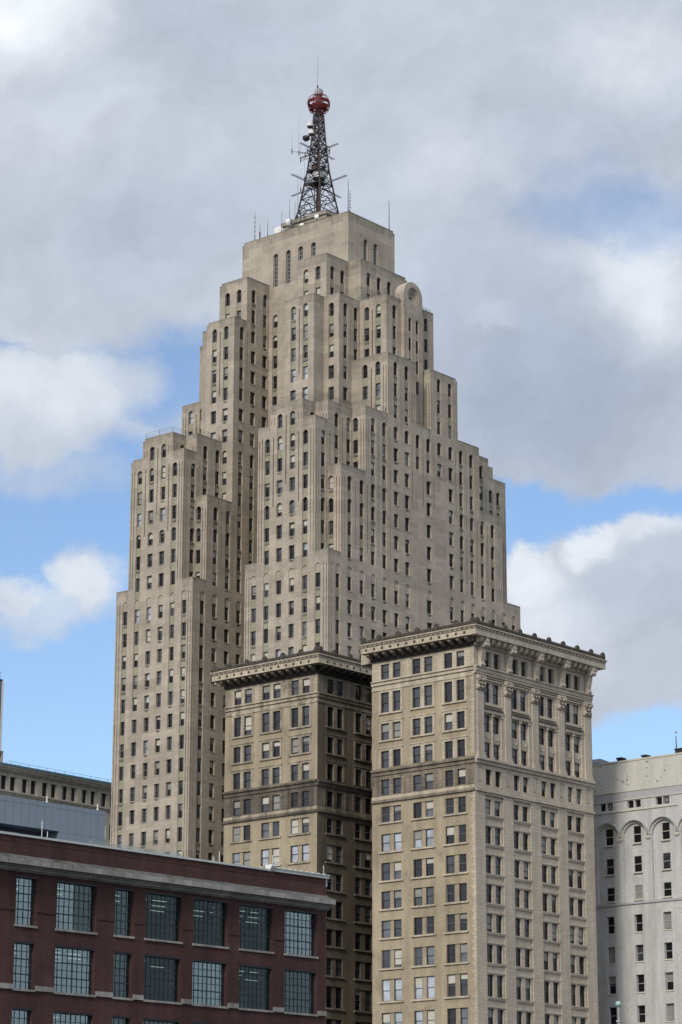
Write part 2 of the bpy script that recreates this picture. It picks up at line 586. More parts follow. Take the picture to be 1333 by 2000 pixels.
class Wall:
    """one wall plane.  axis 'u': plane u = val facing -u, s runs along v.  axis 'v': plane v = val facing -v, s runs along u.
    sgn -1 turns it to face the other way.  depth counts into the wall"""
    def __init__(s, axis, val, sgn=1):
        s.axis, s.val, s.sgn = axis, val, sgn
        s.regions, s.feats, s.arches = [], [], []

    def pos(s, a, d, z):
        return (s.val + d * s.sgn, a, z) if s.axis == 'u' else (a, s.val + d * s.sgn, z)

    def region(s, s0, s1, z0, z1, m):
        s.regions.append((s0, s1, z0, z1, m))

    def feat(s, s0, s1, z0, z1, d, m):
        if s1 - s0 > 1e-4 and z1 - z0 > 1e-4:
            s.feats.append((s0, s1, z0, z1, d, m))

    def inside(s, a, z):
        return any(r[0] <= a <= r[1] and r[2] <= z <= r[3] for r in s.regions)

    def build(s, mb):
        rd = lambda x: round(x, 3)
        Sx = sorted({rd(x) for r in s.regions + s.feats for x in r[:2]})
        Zx = sorted({rd(x) for r in s.regions + s.feats for x in r[2:4]})
        nS, nZ = len(Sx) - 1, len(Zx) - 1
        si = {x: i for i, x in enumerate(Sx)}
        zi = {x: i for i, x in enumerate(Zx)}
        D = [[None] * nZ for _ in range(nS)]
        for (a, b, c, d, m) in s.regions:
            for i in range(si[rd(a)], si[rd(b)]):
                for k in range(zi[rd(c)], zi[rd(d)]):
                    D[i][k] = (0.0, m)
        for (a, b, c, d, dep, m) in s.feats:
            for i in range(si[rd(a)], si[rd(b)]):
                for k in range(zi[rd(c)], zi[rd(d)]):
                    if D[i][k] is not None:
                        D[i][k] = (dep, m if m else D[i][k][1])
        P = s.pos
        for i in range(nS):
            k = 0
            while k < nZ:
                if D[i][k] is None:
                    k += 1
                    continue
                e = k
                while e + 1 < nZ and D[i][e + 1] == D[i][k]:
                    e += 1
                d, m = D[i][k]
                if m != 'HOLE':
                    mb.poly([P(Sx[i], d, Zx[k]), P(Sx[i + 1], d, Zx[k]), P(Sx[i + 1], d, Zx[e + 1]), P(Sx[i], d, Zx[e + 1])], m)
                k = e + 1

        def side(c1, c2):
            if c1 is None and c2 is None:
                return None
            if c1 is None:
                c1 = (0.0, c2[1])
            elif c2 is None:
                c2 = (0.0, c1[1])
            if abs(c1[0] - c2[0]) < 1e-5:
                return None
            m = c1[1] if c1[0] < c2[0] else c2[1]
            return (c1[0], c2[0], m)
        for i in range(nS + 1):
            k = 0
            while k < nZ:
                g = lambda kk: side(D[i - 1][kk] if i > 0 else None, D[i][kk] if i < nS else None)
                t = g(k)
                if t is None:
                    k += 1
                    continue
                e = k
                while e + 1 < nZ and g(e + 1) == t:
                    e += 1
                if t[2] != 'HOLE':
                    mb.poly([P(Sx[i], t[0], Zx[k]), P(Sx[i], t[1], Zx[k]), P(Sx[i], t[1], Zx[e + 1]), P(Sx[i], t[0], Zx[e + 1])], t[2])
                k = e + 1
        for k in range(nZ + 1):
            i = 0
            while i < nS:
                g = lambda ii: side(D[ii][k - 1] if k > 0 else None, D[ii][k] if k < nZ else None)
                t = g(i)
                if t is None:
                    i += 1
                    continue
                e = i
                while e + 1 < nS and g(e + 1) == t:
                    e += 1
                if t[2] != 'HOLE':
                    mb.poly([P(Sx[i], t[0], Zx[k]), P(Sx[e + 1], t[0], Zx[k]), P(Sx[e + 1], t[1], Zx[k]), P(Sx[i], t[1], Zx[k])], t[2])
                i = e + 1
        for (s0, s1, zt, d0, d1, m) in s.arches:      # masonry filling the corners above a round head
            sc_, r = (s0 + s1) / 2, (s1 - s0) / 2
            N = 10
            arc = [(sc_ - r * math.cos(math.pi * i / N), zt - r + r * math.sin(math.pi * i / N)) for i in range(N + 1)]
            for i in range(N):
                (a, za), (b, zb) = arc[i], arc[i + 1]
                mb.poly([P(a, d0, za), P(b, d0, zb), P(b, d0, zt), P(a, d0, zt)], m)
                mb.poly([P(a, d0, za), P(b, d0, zb), P(b, d1, zb), P(a, d1, za)], m)

    def bx(s, mb, s0, s1, d0, d1, z0, z1, m):
        p, q = s.pos(s0, d0, z0), s.pos(s1, d1, z1)
        mb.box(min(p[0], q[0]), max(p[0], q[0]), min(p[1], q[1]), max(p[1], q[1]), z0, z1, m)

    def prism(s, mb, prof, s0, s1, m):
        """extrude a (depth, z) outline along the wall"""
        A_ = [s.pos(s0, d, z) for d, z in prof]
        B_ = [s.pos(s1, d, z) for d, z in prof]
        n = len(prof)
        for i in range(n):
            j = (i + 1) % n
            mb.poly([A_[i], A_[j], B_[j], B_[i]], m)
        mb.poly(A_[::-1], m)
        mb.poly(B_, m)

    def slab(s, mb, outl, d0, d1, m):
        """extrude an (s, z) outline out of the wall"""
        A_ = [s.pos(a, d0, z) for a, z in outl]
        B_ = [s.pos(a, d1, z) for a, z in outl]
        n = len(outl)
        for i in range(n):
            j = (i + 1) % n
            mb.poly([A_[i], A_[j], B_[j], B_[i]], m)
        mb.poly(A_[::-1], m)
        mb.poly(B_, m)

    def sash(s, mb, s0, s1, zb, zt, d, gl, fm='sash', fw=.07, meet=True, mull=0, gl2=None, grid=None):
        """double-hung window: glass, frame, meeting rail"""
        P = s.pos
        g = d - .01
        zm = (zb + zt) / 2
        if meet:
            mb.poly([P(s0, g, zb), P(s1, g, zb), P(s1, g, zm), P(s0, g, zm)], gl2 or gl)
            mb.poly([P(s0, g - .03, zm), P(s1, g - .03, zm), P(s1, g - .03, zt), P(s0, g - .03, zt)], gl)
            s.bx(mb, s0 + fw, s1 - fw, g - .09, g - .002, zm - .035, zm + .035, fm)
        else:
            mb.poly([P(s0, g, zb), P(s1, g, zb), P(s1, g, zt), P(s0, g, zt)], gl)
        if grid:
            for k in range(1, grid[0]):
                x = s0 + (s1 - s0) * k / grid[0]
                s.bx(mb, x - .03, x + .03, g - .07, g - .004, zb + fw, zt - fw, fm)
            for k in range(1, grid[1]):
                z = zb + (zt - zb) * k / grid[1]
                s.bx(mb, s0 + fw, s1 - fw, g - .075, g - .006, z - .03, z + .03, fm)
        s.bx(mb, s0, s0 + fw, g - .10, g - .002, zb, zt, fm)
        s.bx(mb, s1 - fw, s1, g - .10, g - .002, zb, zt, fm)
        s.bx(mb, s0 + fw, s1 - fw, g - .10, g - .002, zt - fw, zt, fm)
        s.bx(mb, s0 + fw, s1 - fw, g - .10, g - .002, zb, zb + fw, fm)

    def blind(s, mb, s0, s1, zt, h, d, m):
        P = s.pos
        s.bx(mb, s0 + .075, s1 - .075, d - .052, d - .045, zt - .07 - h, zt - .07, m)


WINS = []      # (building key, wall, s0, s1, zb, zt, depth, kwargs, blind)


def emit_windows(key, parent, fr, occl, name='window'):
    """the 100 windows that show largest become parts of their own, the others one part"""
    mine = [w for w in WINS if w[0] == key]
    cam_p = Vector((0, 0, CAMZ))
    sc_ = []
    for i, w in enumerate(mine):
        _, wl, s0, s1, zb, zt, d, kw, bl = w
        vis = 0
        nrm = -(fr.A if wl.axis == 'u' else fr.B)
        for t in (.25, .75):
            p = fr.world(*wl.pos((s0 + s1) / 2, d - .35, zb + (zt - zb) * t))
            dv = p - cam_p
            # inside the picture?
            zc = dv.dot(FW)
            x, y = dv.dot(RGT) / zc * F + 666.5, 1000 - dv.dot(UPV) / zc * F
            if not (0 < x < 1333 and 0 < y < 2000):
                continue
            L = dv.length
            if occl.ray_cast(cam_p, dv.normalized(), L - .6)[0] is None:
                vis += .5
        p = fr.world(*wl.pos((s0 + s1) / 2, d, zb))
        dv = p - cam_p
        area = (s1 - s0) * (zt - zb) * abs(dv.normalized().dot(nrm)) / dv.length_squared * vis
        sc_.append((-area, i))
    sc_.sort()
    own = {i for a, i in sc_[:100]} if len(mine) > 100 else set(range(len(mine)))
    rest = MB(fr)
    for i, w in enumerate(mine):
        _, wl, s0, s1, zb, zt, d, kw, bl = w
        if i in own:
            mb = MB(fr)
            wl.sash(mb, s0, s1, zb, zt, d, **kw)
            o = mb.build(name, parent)
            if bl:
                b = MB(fr)
                wl.blind(b, s0, s1, zt, bl[0], d, bl[1])
                b.build('blind', o)
        else:
            wl.sash(rest, s0, s1, zb, zt, d, **kw)
            if bl:
                wl.blind(rest, s0, s1, zt, bl[0], d, bl[1])
    if rest.f:
        tag(rest.build('windows', parent), kind='stuff')


# ------------------------------------------------------------------ ground
gm = bpy.data.meshes.new('ground')
gm.from_pydata([(-4000, -2000, 0), (4000, -2000, 0), (4000, 6000, 0), (-4000, 6000, 0)], [], [(0, 1, 2, 3)])
gm.materials.append(M['asphalt'])
g = bpy.data.objects.new('ground', gm)
COL.objects.link(g)
tag(g, kind='structure')

# occluders for deciding which windows show
OCC_V, OCC_F = [], []


def occ_box(fr, u0, u1, v0, v1, z0, z1):
    n = len(OCC_V)
    for u in (u0, u1):
        for v in (v0, v1):
            for z in (z0, z1):
                OCC_V.append(fr.world(u, v, z))
    for q in ((0, 1, 3, 2), (4, 6, 7, 5), (0, 4, 5, 1), (2, 3, 7, 6), (0, 2, 6, 4), (1, 5, 7, 3)):
        OCC_F.append(tuple(n + i for i in q))


# ================================================================== the stepped limestone skyscraper
FT = Frame(0.6952949, 300, 252.9)
tower = empty('skyscraper', FT, 300, 252.9)
tag(tower, 'tall stepped limestone skyscraper with arched windows and a red-balled mast on its flat top', 'skyscraper')
ZB = -CAMZ
Z1, Z15, Z2, Z3, Z4, Z6, Z7, ZT = 103.4, 118.0, 125.8, 129.1, 139.8, 151.0, 159.1, 168.4
VMID = 276.0
vh = [252.9, 254.9, 255.63, 258.28, 260.6, 261.2, 263.9, 265.2, 267.75, 270.3]
VE = vh + [2 * VMID - v for v in reversed(vh)]
UE = [300, 303.1, 309.2, 311.75, 312.35, 315, 317.2, 318.1, 322.45, 326.4, 329.9, 330.7, 333.8, 339.7, 346.0, 350.9]
NOTCH = .42          # the parapet ends are cut back a little at their far corners
VE = sorted(VE + [v - NOTCH for v in VE if v > VMID])
UE = sorted(UE + [u - NOTCH for u in (330.7, 333.8, 350.9)])


def HT(u, v):
    w = min(v, 2 * VMID - v)
    court = w > 270.3
    if 318.1 <= u < 330.7 and w >= 263.9:
        return ZT
    if court and u < 318.1:
        return ZB
    if (312.35 <= u < 330.7 and 263.9 <= w) or (317.2 <= u < 330.7 and 261.2 <= w < 263.9 and u >= 318.0):
        return Z7
    if (309.2 <= u < 330.7 and 263.9 <= w) or (311.75 <= u < 330.7 and 260.6 <= w < 263.9) or (317.2 <= u < 329.9 and 254.9 <= w < 260.6):
        return Z6
    if (315 <= u < 322.45 or 326.4 <= u < 333.8) and w < 260.6:
        return Z4
    if 309.2 <= u < 339.7:
        return Z3
    if 303.1 <= u < 346 and 255.63 <= w < 267.75:
        return Z3
    if 258.28 <= w < 265.2:
        return Z3
    if 255.63 <= w < 267.75:
        return Z2
    if 303.1 <= u < 346:
        return Z15
    return Z1


nu, nv = len(UE) - 1, len(VE) - 1
def HN(u, v):
    h = HT(u, v)
    if h > ZB and v > VMID and HT(u, v + NOTCH) < h - 2 and HT(u - 1.2, v) == h:
        return h - .42
    if h > ZB and HT(u + NOTCH, v) < h - 2 and u > 330 and HT(u - NOTCH, v) == h:
        return h - .42
    return h


H = [[HN((UE[i] + UE[i + 1]) / 2, (VE[j] + VE[j + 1]) / 2) for j in range(nv)] for i in range(nu)]
gh = lambda i, j: H[i][j] if 0 <= i < nu and 0 <= j < nv else ZB
for i in range(nu):
    for j in range(nv):
        if H[i][j] > ZB:
            occ_box(FT, UE[i] + .0, UE[i + 1], VE[j] + .0, VE[j + 1], ZB, H[i][j])
VC = [255.01, 257.72, 260.45, 263.12, 265.76, 268.41]
VC = VC + [2 * VMID - v for v in VC] + [VMID - 4.3, VMID - 1.4, VMID + 1.4, VMID + 4.3]
UC = [302.41, 305.31, 308.32, 311.2, 314.1, 317.1, 320.0, 322.9, 325.75, 328.7, 331.75, 334.63, 337.5, 340.4, 343.3, 346.2, 349.0]
VSPEC = {317.2: [256.69, 259.17], 311.75: [262.3]}
USPEC = {260.6: [313.47, 316.17], 254.9: [319.36, 322.65, 324.6, 327.88], 261.2: [320.27, 323.04, 325.8, 328.5], 263.9: [313.97, 316.6, 322.76, 325.47], 255.63: [302.0, 305.31, 308.32, 343.9, 346.6, 348.75]}
ROWS = [157.2, 153.45, 149.7, 146.0, 142.35, 138.65, 134.95, 131.2, 127.5, 123.78, 120.1, 116.4, 112.65, 108.95, 105.2,
        99.9, 96.15, 92.45, 88.75, 85.05, 81.35, 77.6, 73.9, 70.2, 66.45, 62.7, 59.0, 55.3, 51.6, 47.9]
WH, WW = 2.28, 1.13
wallmb = MB(FT)
roofmb = MB(FT)
ledgemb = MB(FT)


def near(a, b, e=.06):
    return abs(a - b) < e


def dress(wl, cols, side):
    """windows, spandrel channels and grooves of one wall plane"""
    regs = wl.regions
    wins = []
    info = []
    for c in cols:
        rr = [r for r in regs if r[0] + .62 <= c <= r[1] - .62]
        # a column may straddle two strips of the same plane
        if not rr:
            rr = [r for r in regs if r[0] <= c <= r[1]]
            if len(rr) == 0:
                continue
        lo, hi = rr[0][2], rr[0][3]
        for a in (-.58, .58):       # clip to what its neighbours allow
            q = [r for r in regs if r[0] <= c + a <= r[1]]
            if not q:
                lo = 1e9
                break
            lo, hi = max(lo, q[0][2]), min(hi, q[0][3])
        if hi - lo < 3:
            continue
        info.append((c, lo, hi))
    for c, lo, hi in info:
        tower_bay(wl, c, lo, hi, side)
    # grooves in the piers
    info.sort()
    for (c0, l0, h0), (c1, l1, h1) in zip(info, info[1:]):
        if c1 - c0 > 3.4 or c1 - c0 < 2.2:
            continue
        mid = (c0 + c1) / 2
        r = [q for q in regs if q[0] + .1 < mid < q[1] - .1]
        if not r:
            continue
        top = min(h0, h1) - 2.1
        ln = 11.5 if h0 < Z7 else 0
        if side == 'v' and (c0 < 316 or c0 > 333) and top < 128 and top > 100:
            ln = top - 104.6
        if top < 104 and top > 90:
            ln = 0
        if near(wl.val, 318.1) or ln == 0 or top > 150:
            continue
        wl.feat(mid - .10, mid + .10, max(top - ln, max(l0, l1) + .3), top, .44, None)


def tower_bay(wl, c, lo, hi, side):
    outer_v = side == 'u' and min(abs(c - k) for k in (255.01, 257.72, 265.76, 268.41, 283.59, 286.24, 294.28, 296.99)) < .3
    outer_u = side == 'v' and (c < 315 or c > 333)
    blank_low = side == 'v' and near(wl.val, 252.9) and (near(c, 322.9) or near(c, 328.7))
    center = side == 'v' and near(c, 325.75)
    topz = next((z for z in ROWS if z <= hi - 1.0), None)
    spec_t = near(wl.val, 318.1) and side == 'u' or (near(wl.val, 263.9) and c > 319)
    if spec_t and side == 'u' and abs(c - VMID) > 5:
        return
    if spec_t and hi > 165:
        b = 158.6 if side == 'u' else 159.6
        wl.feat(c - .55, c + .55, b, 164.7, .45, 'HOLE')
        wl.arches.append((c - .55, c + .55, 164.7, 0, .45, 'lime'))
        if b > lo + .2:
            WINS.append(('tower', wl, c - .55, c + .55, b, 164.7, .45, dict(gl='gl_d', fm='greylattice', meet=False, grid=(3, 8)), None))
        hi = 158
        topz = 157.2
        if side == 'v':
            return
    chan_run = []
    first = True
    for z in ROWS:
        if z > hi - 1.0 or z - WH < lo - .6:
            continue
        if spec_t and z > 150:
            if 156.9 > z > 150:
                pass
        if blank_low and z < 123:
            continue
        if near(wl.val, 252.9) and 321 < c < 329.9 and z < 122 and not center:
            continue
        w = WW
        ar = first and z > 104
        if z == 127.5 and lo < 120 and hi >= Z3:
            ar = True
        if z == 123.78 and side == 'u' and near(wl.val, 300):
            ar = True
        if z == 112.65 and (outer_v or outer_u or near(wl.val, 300)) and hi < 131:
            ar = True
        if z == 116.4 and outer_u and hi < 131 and near(wl.val, 252.9):
            ar = True
        if z == 149.7 and hi >= Z6:
            ar = True
        chan = False
        if z > 103.5:
            if outer_v or outer_u:
                chan = z < 131 or z > hi - 13
            else:
                chan = z > hi - 11.0
            if near(wl.val, 318.1):
                chan = True
        else:
            chan = (outer_v and (z > 84 or abs(c - 255.01) < .3 or abs(c - 296.99) < .3 or abs(c - 283.59) < .3)) or (side == 'v' and c < 303.5)
        if center and z < 123:
            chan = False
            w = 1.42
        if not chan and z > 104:
            w = 1.22
        zb = z - WH
        wl.feat(c - w / 2, c + w / 2, zb, z, .44, 'HOLE')
        d0 = .14 if chan else 0
        if ar:
            wl.arches.append((c - w / 2, c + w / 2, z, 0, .44, 'lime'))
        if chan:
            chan_run.append((zb, z))
        else:
            wl.feat(c - w / 2 - .06, c + w / 2 + .06, zb - .14, zb, -.05, 'lime')
        if near(z, 99.9):        # blind arch over the tall storey
            wl.feat(c - .6, c + .6, z, z + 1.6, .13, 'lime')
            wl.arches.append((c - .6, c + .6, z + 1.6, 0, .13, 'lime'))
        # glass
        u = rnd.random()
        bright = side == 'u'
        if side == 'u':
            gl = 'gl_m' if u < .5 else ('gl_d' if u < .9 else 'gl_b')
            if rnd.random() < .05:
                gl = 'gl_sky'
            if z > 130 and near(wl.val, 309.2) and c < 276:
                gl = 'gl_sky' if rnd.random() < .6 else 'gl_b'
        else:
            gl = 'gl_d' if u < .62 else 'gl_m'
        if center:
            gl = 'black'
        bl = None
        q = rnd.random()
        if q < (.36 if bright else .22) and not center:
            bl = (rnd.choice([.5, .75, .98, 1.05, 1.05, 1.4, 1.9]), 'blind' if rnd.random() < (.62 if bright else .3) else 'blindg')
        fm = 'sash' if rnd.random() < .6 else 'sashg'
        WINS.append(('tower', wl, c - w / 2, c + w / 2, zb, z, .44, dict(gl=gl, fm=fm, gl2='gl_d' if rnd.random() < .35 else gl), bl))
        if rnd.random() < .27:
            if chan:
                wl.feat(c - .42, c + .42, zb - .52, zb - .16, .02 if rnd.random() < .5 else .08, 'blocked')
            else:
                wl.feat(c - .36, c + .36, zb - .50, zb - .18, .06, 'blocked')
        first = False
    # spandrels between the windows of a channel
    chan_run.sort(reverse=True)
    done = {(f[0], f[2]) for f in wl.feats}
    add = []
    for (b0, t0), (b1, t1) in zip(chan_run, chan_run[1:]):
        if b0 - t1 < 1.7 or (98 < t1 < 100):
            add.append((c - WW / 2, c + WW / 2, t1, b0, .14, 'spandrel'))
    wl.feats[:0] = add


M['greylattice'] = plain('grey_lattice', (.30, .30, .28), .6)
planes_u, planes_v = {}, {}
for i in range(nu):
    for j in range(nv):
        h = H[i][j]
        lo = gh(i - 1, j)
        if lo < h:
            planes_u.setdefault(i, []).append((VE[j], VE[j + 1], max(lo, ZB), h))
        lo = gh(i, j - 1)
        if lo < h:
            planes_v.setdefault(j, []).append((UE[i], UE[i + 1], max(lo, ZB), h))
        # plain far sides
        lo = gh(i + 1, j)
        if lo < h:
            wallmb.poly([(UE[i + 1], VE[j], lo), (UE[i + 1], VE[j + 1], lo), (UE[i + 1], VE[j + 1], h), (UE[i + 1], VE[j], h)], 'lime')
        lo = gh(i, j + 1)
        if lo < h:
            wallmb.poly([(UE[i], VE[j + 1], lo), (UE[i + 1], VE[j + 1], lo), (UE[i + 1], VE[j + 1], h), (UE[i], VE[j + 1], h)], 'lime')
        if h > ZB:
            roofmb.poly([(UE[i], VE[j], h - .02), (UE[i + 1], VE[j], h - .02), (UE[i + 1], VE[j + 1], h - .02), (UE[i], VE[j + 1], h - .02)], 'roof')


def corners(wl, strips, is_convex):
    """two deep grooves beside every outer corner, stopping below the shoulder"""
    strips = sorted(strips)
    mg_ = []
    for q in strips:
        if mg_ and near(mg_[-1][1], q[0], .001) and abs(mg_[-1][3] - q[3]) < 1 and abs(mg_[-1][2] - q[2]) < 1:
            mg_[-1] = (mg_[-1][0], q[1], min(mg_[-1][2], q[2]), max(mg_[-1][3], q[3]))
        else:
            mg_.append(q)
    strips = mg_
    for n, (s0, s1, lo, hi) in enumerate(strips):
        left = next((q for q in strips if near(q[1], s0, .001)), None)
        right = next((q for q in strips if near(q[0], s1, .001)), None)
        for edge, nb, dr in ((s0, left, 1), (s1, right, -1)):
            zlow = lo
            if nb:
                if nb[3] >= hi - .01 or nb[2] >= hi:
                    continue
                zlow = max(lo, nb[3])
            if not is_convex(edge, dr, (zlow + hi) / 2):
                continue
            top = hi - 2.0
            if hi > 140:
                continue
            for off in (.34, .92):
                a = edge + dr * off
                if a - .1 < s0 or a + .1 > s1:
                    continue
                wl.feat(a - .07, a + .07, zlow + .02, top - (.25 if off < .5 else 0), .30, None)


def solid(u, v, z):
    for i in range(nu):
        if UE[i] <= u < UE[i + 1]:
            for j in range(nv):
                if VE[j] <= v < VE[j + 1]:
                    return H[i][j] > z
    return False


for i, strips in planes_u.items():
    wl = Wall('u', UE[i])
    for (a, b, lo, hi) in strips:
        wl.region(a, b, lo, hi, 'lime')
        wl.feat(a, b, max(lo, hi - rnd.choice([.74, 1.48, 1.48])), hi, 0, 'limew')
    cols = VSPEC.get(UE[i], VC)
    if UE[i] < 331:
        dress(wl, [c for c in cols if c < 300], 'u')
        corners(wl, strips, lambda e, dr, z: not solid(UE[i] - .3, e - dr * .3, z) and not solid(UE[i] + .3, e - dr * .3, z))
    wl.build(wallmb)
for j, strips in planes_v.items():
    wl = Wall('v', VE[j])
    for (a, b, lo, hi) in strips:
        wl.region(a, b, lo, hi, 'lime')
        wl.feat(a, b, max(lo, hi - rnd.choice([.74, 1.48, 1.48])), hi, 0, 'limew')
    key = next((k for k in USPEC if near(k, VE[j], .01)), None)
    cols = USPEC[key] if key else UC
    if VE[j] < 288:
        dress(wl, cols, 'v')
        corners(wl, strips, lambda e, dr, z: not solid(e - dr * .3, VE[j] - .3, z) and not solid(e - dr * .3, VE[j] + .3, z))
    wl.build(wallmb)
# rounded stone medallion with concentric rings crowning the right-hand face
med = MB(FT)
mw = Wall('v', 254.2)
mc, mz, mr = 323.5, 152.2, 2.5
N = 28
ol = [(mc - mr, 149.9)] + [(mc - mr * math.cos(math.pi * k / N), mz + mr * math.sin(math.pi * k / N)) for k in range(N + 1)] + [(mc + mr, 149.9)]
A_ = [mw.pos(a, 0, z) for a, z in ol]
B_ = [mw.pos(a, 1.9, z) for a, z in ol]
for k in range(len(ol)):
    q = (k + 1) % len(ol)
    med.poly([A_[k], A_[q], B_[q], B_[k]], 'lime')
med.poly(B_, 'lime')
NR = 32
rings = [(1.55, 0), (1.55, .16), (1.2, .16), (1.2, .32), (.85, .32), (.85, .48), (.55, .48), (.55, .55)]
circ = lambda r, d: [mw.pos(mc + r * math.cos(2 * math.pi * k / NR), d, mz + r * math.sin(2 * math.pi * k / NR)) for k in range(NR)]
for (r0, d0), (r1, d1) in zip(rings, rings[1:]):
    c0, c1 = circ(r0, d0), circ(r1, d1)
    for k in range(NR):
        q = (k + 1) % NR
        med.poly([c0[k], c0[q], c1[q], c1[k]], 'lime')
med.poly(circ(.55, .55), 'lime')
c0 = circ(1.55, 0)
med.box(mc - .34, mc + .12, 254.2 + .50, 254.2 + .54, mz - .42, mz - .02, 'black')
# face of the slab round the rings
outr = [mw.pos(mc + 3.2 * math.cos(2 * math.pi * k / NR), 0, mz) for k in range(NR)]
for k in range(NR):
    q = (k + 1) % NR
    def edge_pt(t):
        x, z = math.cos(t), math.sin(t)
        if z >= 0:
            return (mc + mr * x, mz + mr * z)
        s_ = min(mr / abs(x) if abs(x) > 1e-6 else 1e9, (mz - 149.9) / abs(z))
        return (mc + s_ * x, mz + s_ * z)
    e0, e1 = edge_pt(2 * math.pi * k / NR), edge_pt(2 * math.pi * q / NR)
    med.poly([c0[k], mw.pos(e0[0], 0, e0[1]), mw.pos(e1[0], 0, e1[1]), c0[q]], 'lime')
for sg in (-1, 1):
    x = mc + sg * mr
    med.poly([mw.pos(x, 0, mz), mw.pos(x, 0, 149.9), mw.pos(x, .001, 149.9)], 'lime')
# fluted shaft below it
ms = Wall('v', 254.2)
ms.region(mc - mr, mc + mr, 129.2, 149.9, 'lime')
for a in (322.65, 324.6):
    ms.feat(a - .42, a + .42, 129.2, 148.2, .14, 'lime')
    for z in (148.1, 144.6, 141.0, 137.4):
        ms.feat(a - .40, a + .40, z - 2.2, z, .4, 'HOLE')
        if z > 148:
            ms.arches.append((a - .40, a + .40, z, .14, .4, 'lime'))
        WINS.append(('tower', ms, a - .40, a + .40, z - 2.2, z, .4, dict(gl='gl_d'), None))
for a in (mc - 2.1, mc - 1.7, mc, mc + 1.7, mc + 2.1):
    ms.feat(a - .06, a + .06, 138, 149.0, .2, None)
ms.build(med)
for sg in (-1, 1):
    x = mc + sg * mr
    med.poly([mw.pos(x, 0, 129.2), mw.pos(x, .9, 129.2), mw.pos(x, .9, 149.9), mw.pos(x, 0, 149.9)], 'lime')
WINS[:] = [w for w in WINS if not (w[0] == 'tower' and near(w[1].val, 254.9) and 322 < w[2] < 325.5)]
# thin coping stones along each terrace and roof, 6 cm proud
for i, strips in planes_u.items():
    if UE[i] < 331:
        for (a, b, lo, hi) in strips:
            if hi - lo > 3:
                roofmb.box(UE[i] - .035, UE[i] + .3, a, b, hi - .03, hi + .12, 'copst')
for j, strips in planes_v.items():
    if VE[j] < 288:
        for (a, b, lo, hi) in strips:
            if hi - lo > 3:
                roofmb.box(a, b, VE[j] - .035, VE[j] + .3, hi - .035, hi + .115, 'copst')
M['copst'] = masonry('weathered_coping', (.30, .275, .23), (.26, .24, .2), (.2, .18, .15), 1.4, .5, .012, .2, .2)
wallmb.build('wall', tower)
roofmb.build('roof', tower)
med.build('medallion', tower)


def railing(path, h=1.05, step=2.2, m='iron', r=.028):
    mb = MB(FT)
    for (a, b) in zip(path, path[1:]):
        a, b = Vector(a), Vector(b)
        for t in (.33, .66, 1):
            mb.bar(a + Vector((0, 0, h * t)), b + Vector((0, 0, h * t)), r * .8, m, 4)
        n = max(1, int((b - a).length / step))
        for k in range(n + 1):
            p = a.lerp(b, k / n)
            mb.bar(p, p + Vector((0, 0, h)), r, m, 4)
    return mb.build('railing', tower)


e = .35
zr = Z3 + .1
railing([(300 + e, 265.2 - e, zr), (300 + e, 258.28 + e, zr), (303.1 + e, 258.28 + e, zr), (303.1 + e, 255.63 + e, zr), (309.2 + e, 255.63 + e, zr), (309.2 + e, 252.9 + e, zr), (314.8, 252.9 + e, zr)])
mv = lambda v: 2 * VMID - v
railing([(300 + e, mv(258.28 + e), zr), (300 + e, mv(265.2 - e), zr), (303.1 + e, mv(265.2 - e), zr), (303.1 + e, mv(267.75 - e), zr), (309, mv(267.75 - e), zr)])
railing([(346.3, 255.63 + e, Z2 + .1), (350.5, 255.63 + e, Z2 + .1)], .9, .9, 'greyp', .02)
railing([(317.4, 261, Z6 + .1), (317.4, 255.2, Z6 + .1), (321, 255.2, Z6 + .1)], 1.0)
railing([(326.2, 255.2, Z6 + .1), (329.6, 255.2, Z6 + .1)], .6, 1.0)
bb = MB(FT)
bb.box(302, 303, 297.6, 298.6, Z2 - 1, Z2 + .9, 'iron')
bb.bar((302.5, 298.9, Z2), (302.5, 298.9, Z2 + 2.4), .05, 'iron')

# low platform under the mast
pf = MB(FT)
pf.box(320.7, 328.3, 271.1, 280.9, ZT, ZT + 2.2, 'lime')
pf.box(320.4, 328.6, 270.8, 281.2, ZT + 2.2, ZT + 2.9, 'copst')
pf.box(320.55, 328.45, 270.95, 281.05, ZT + 1.5, ZT + 1.7, 'copst')
pf.build('roof_platform', tower)

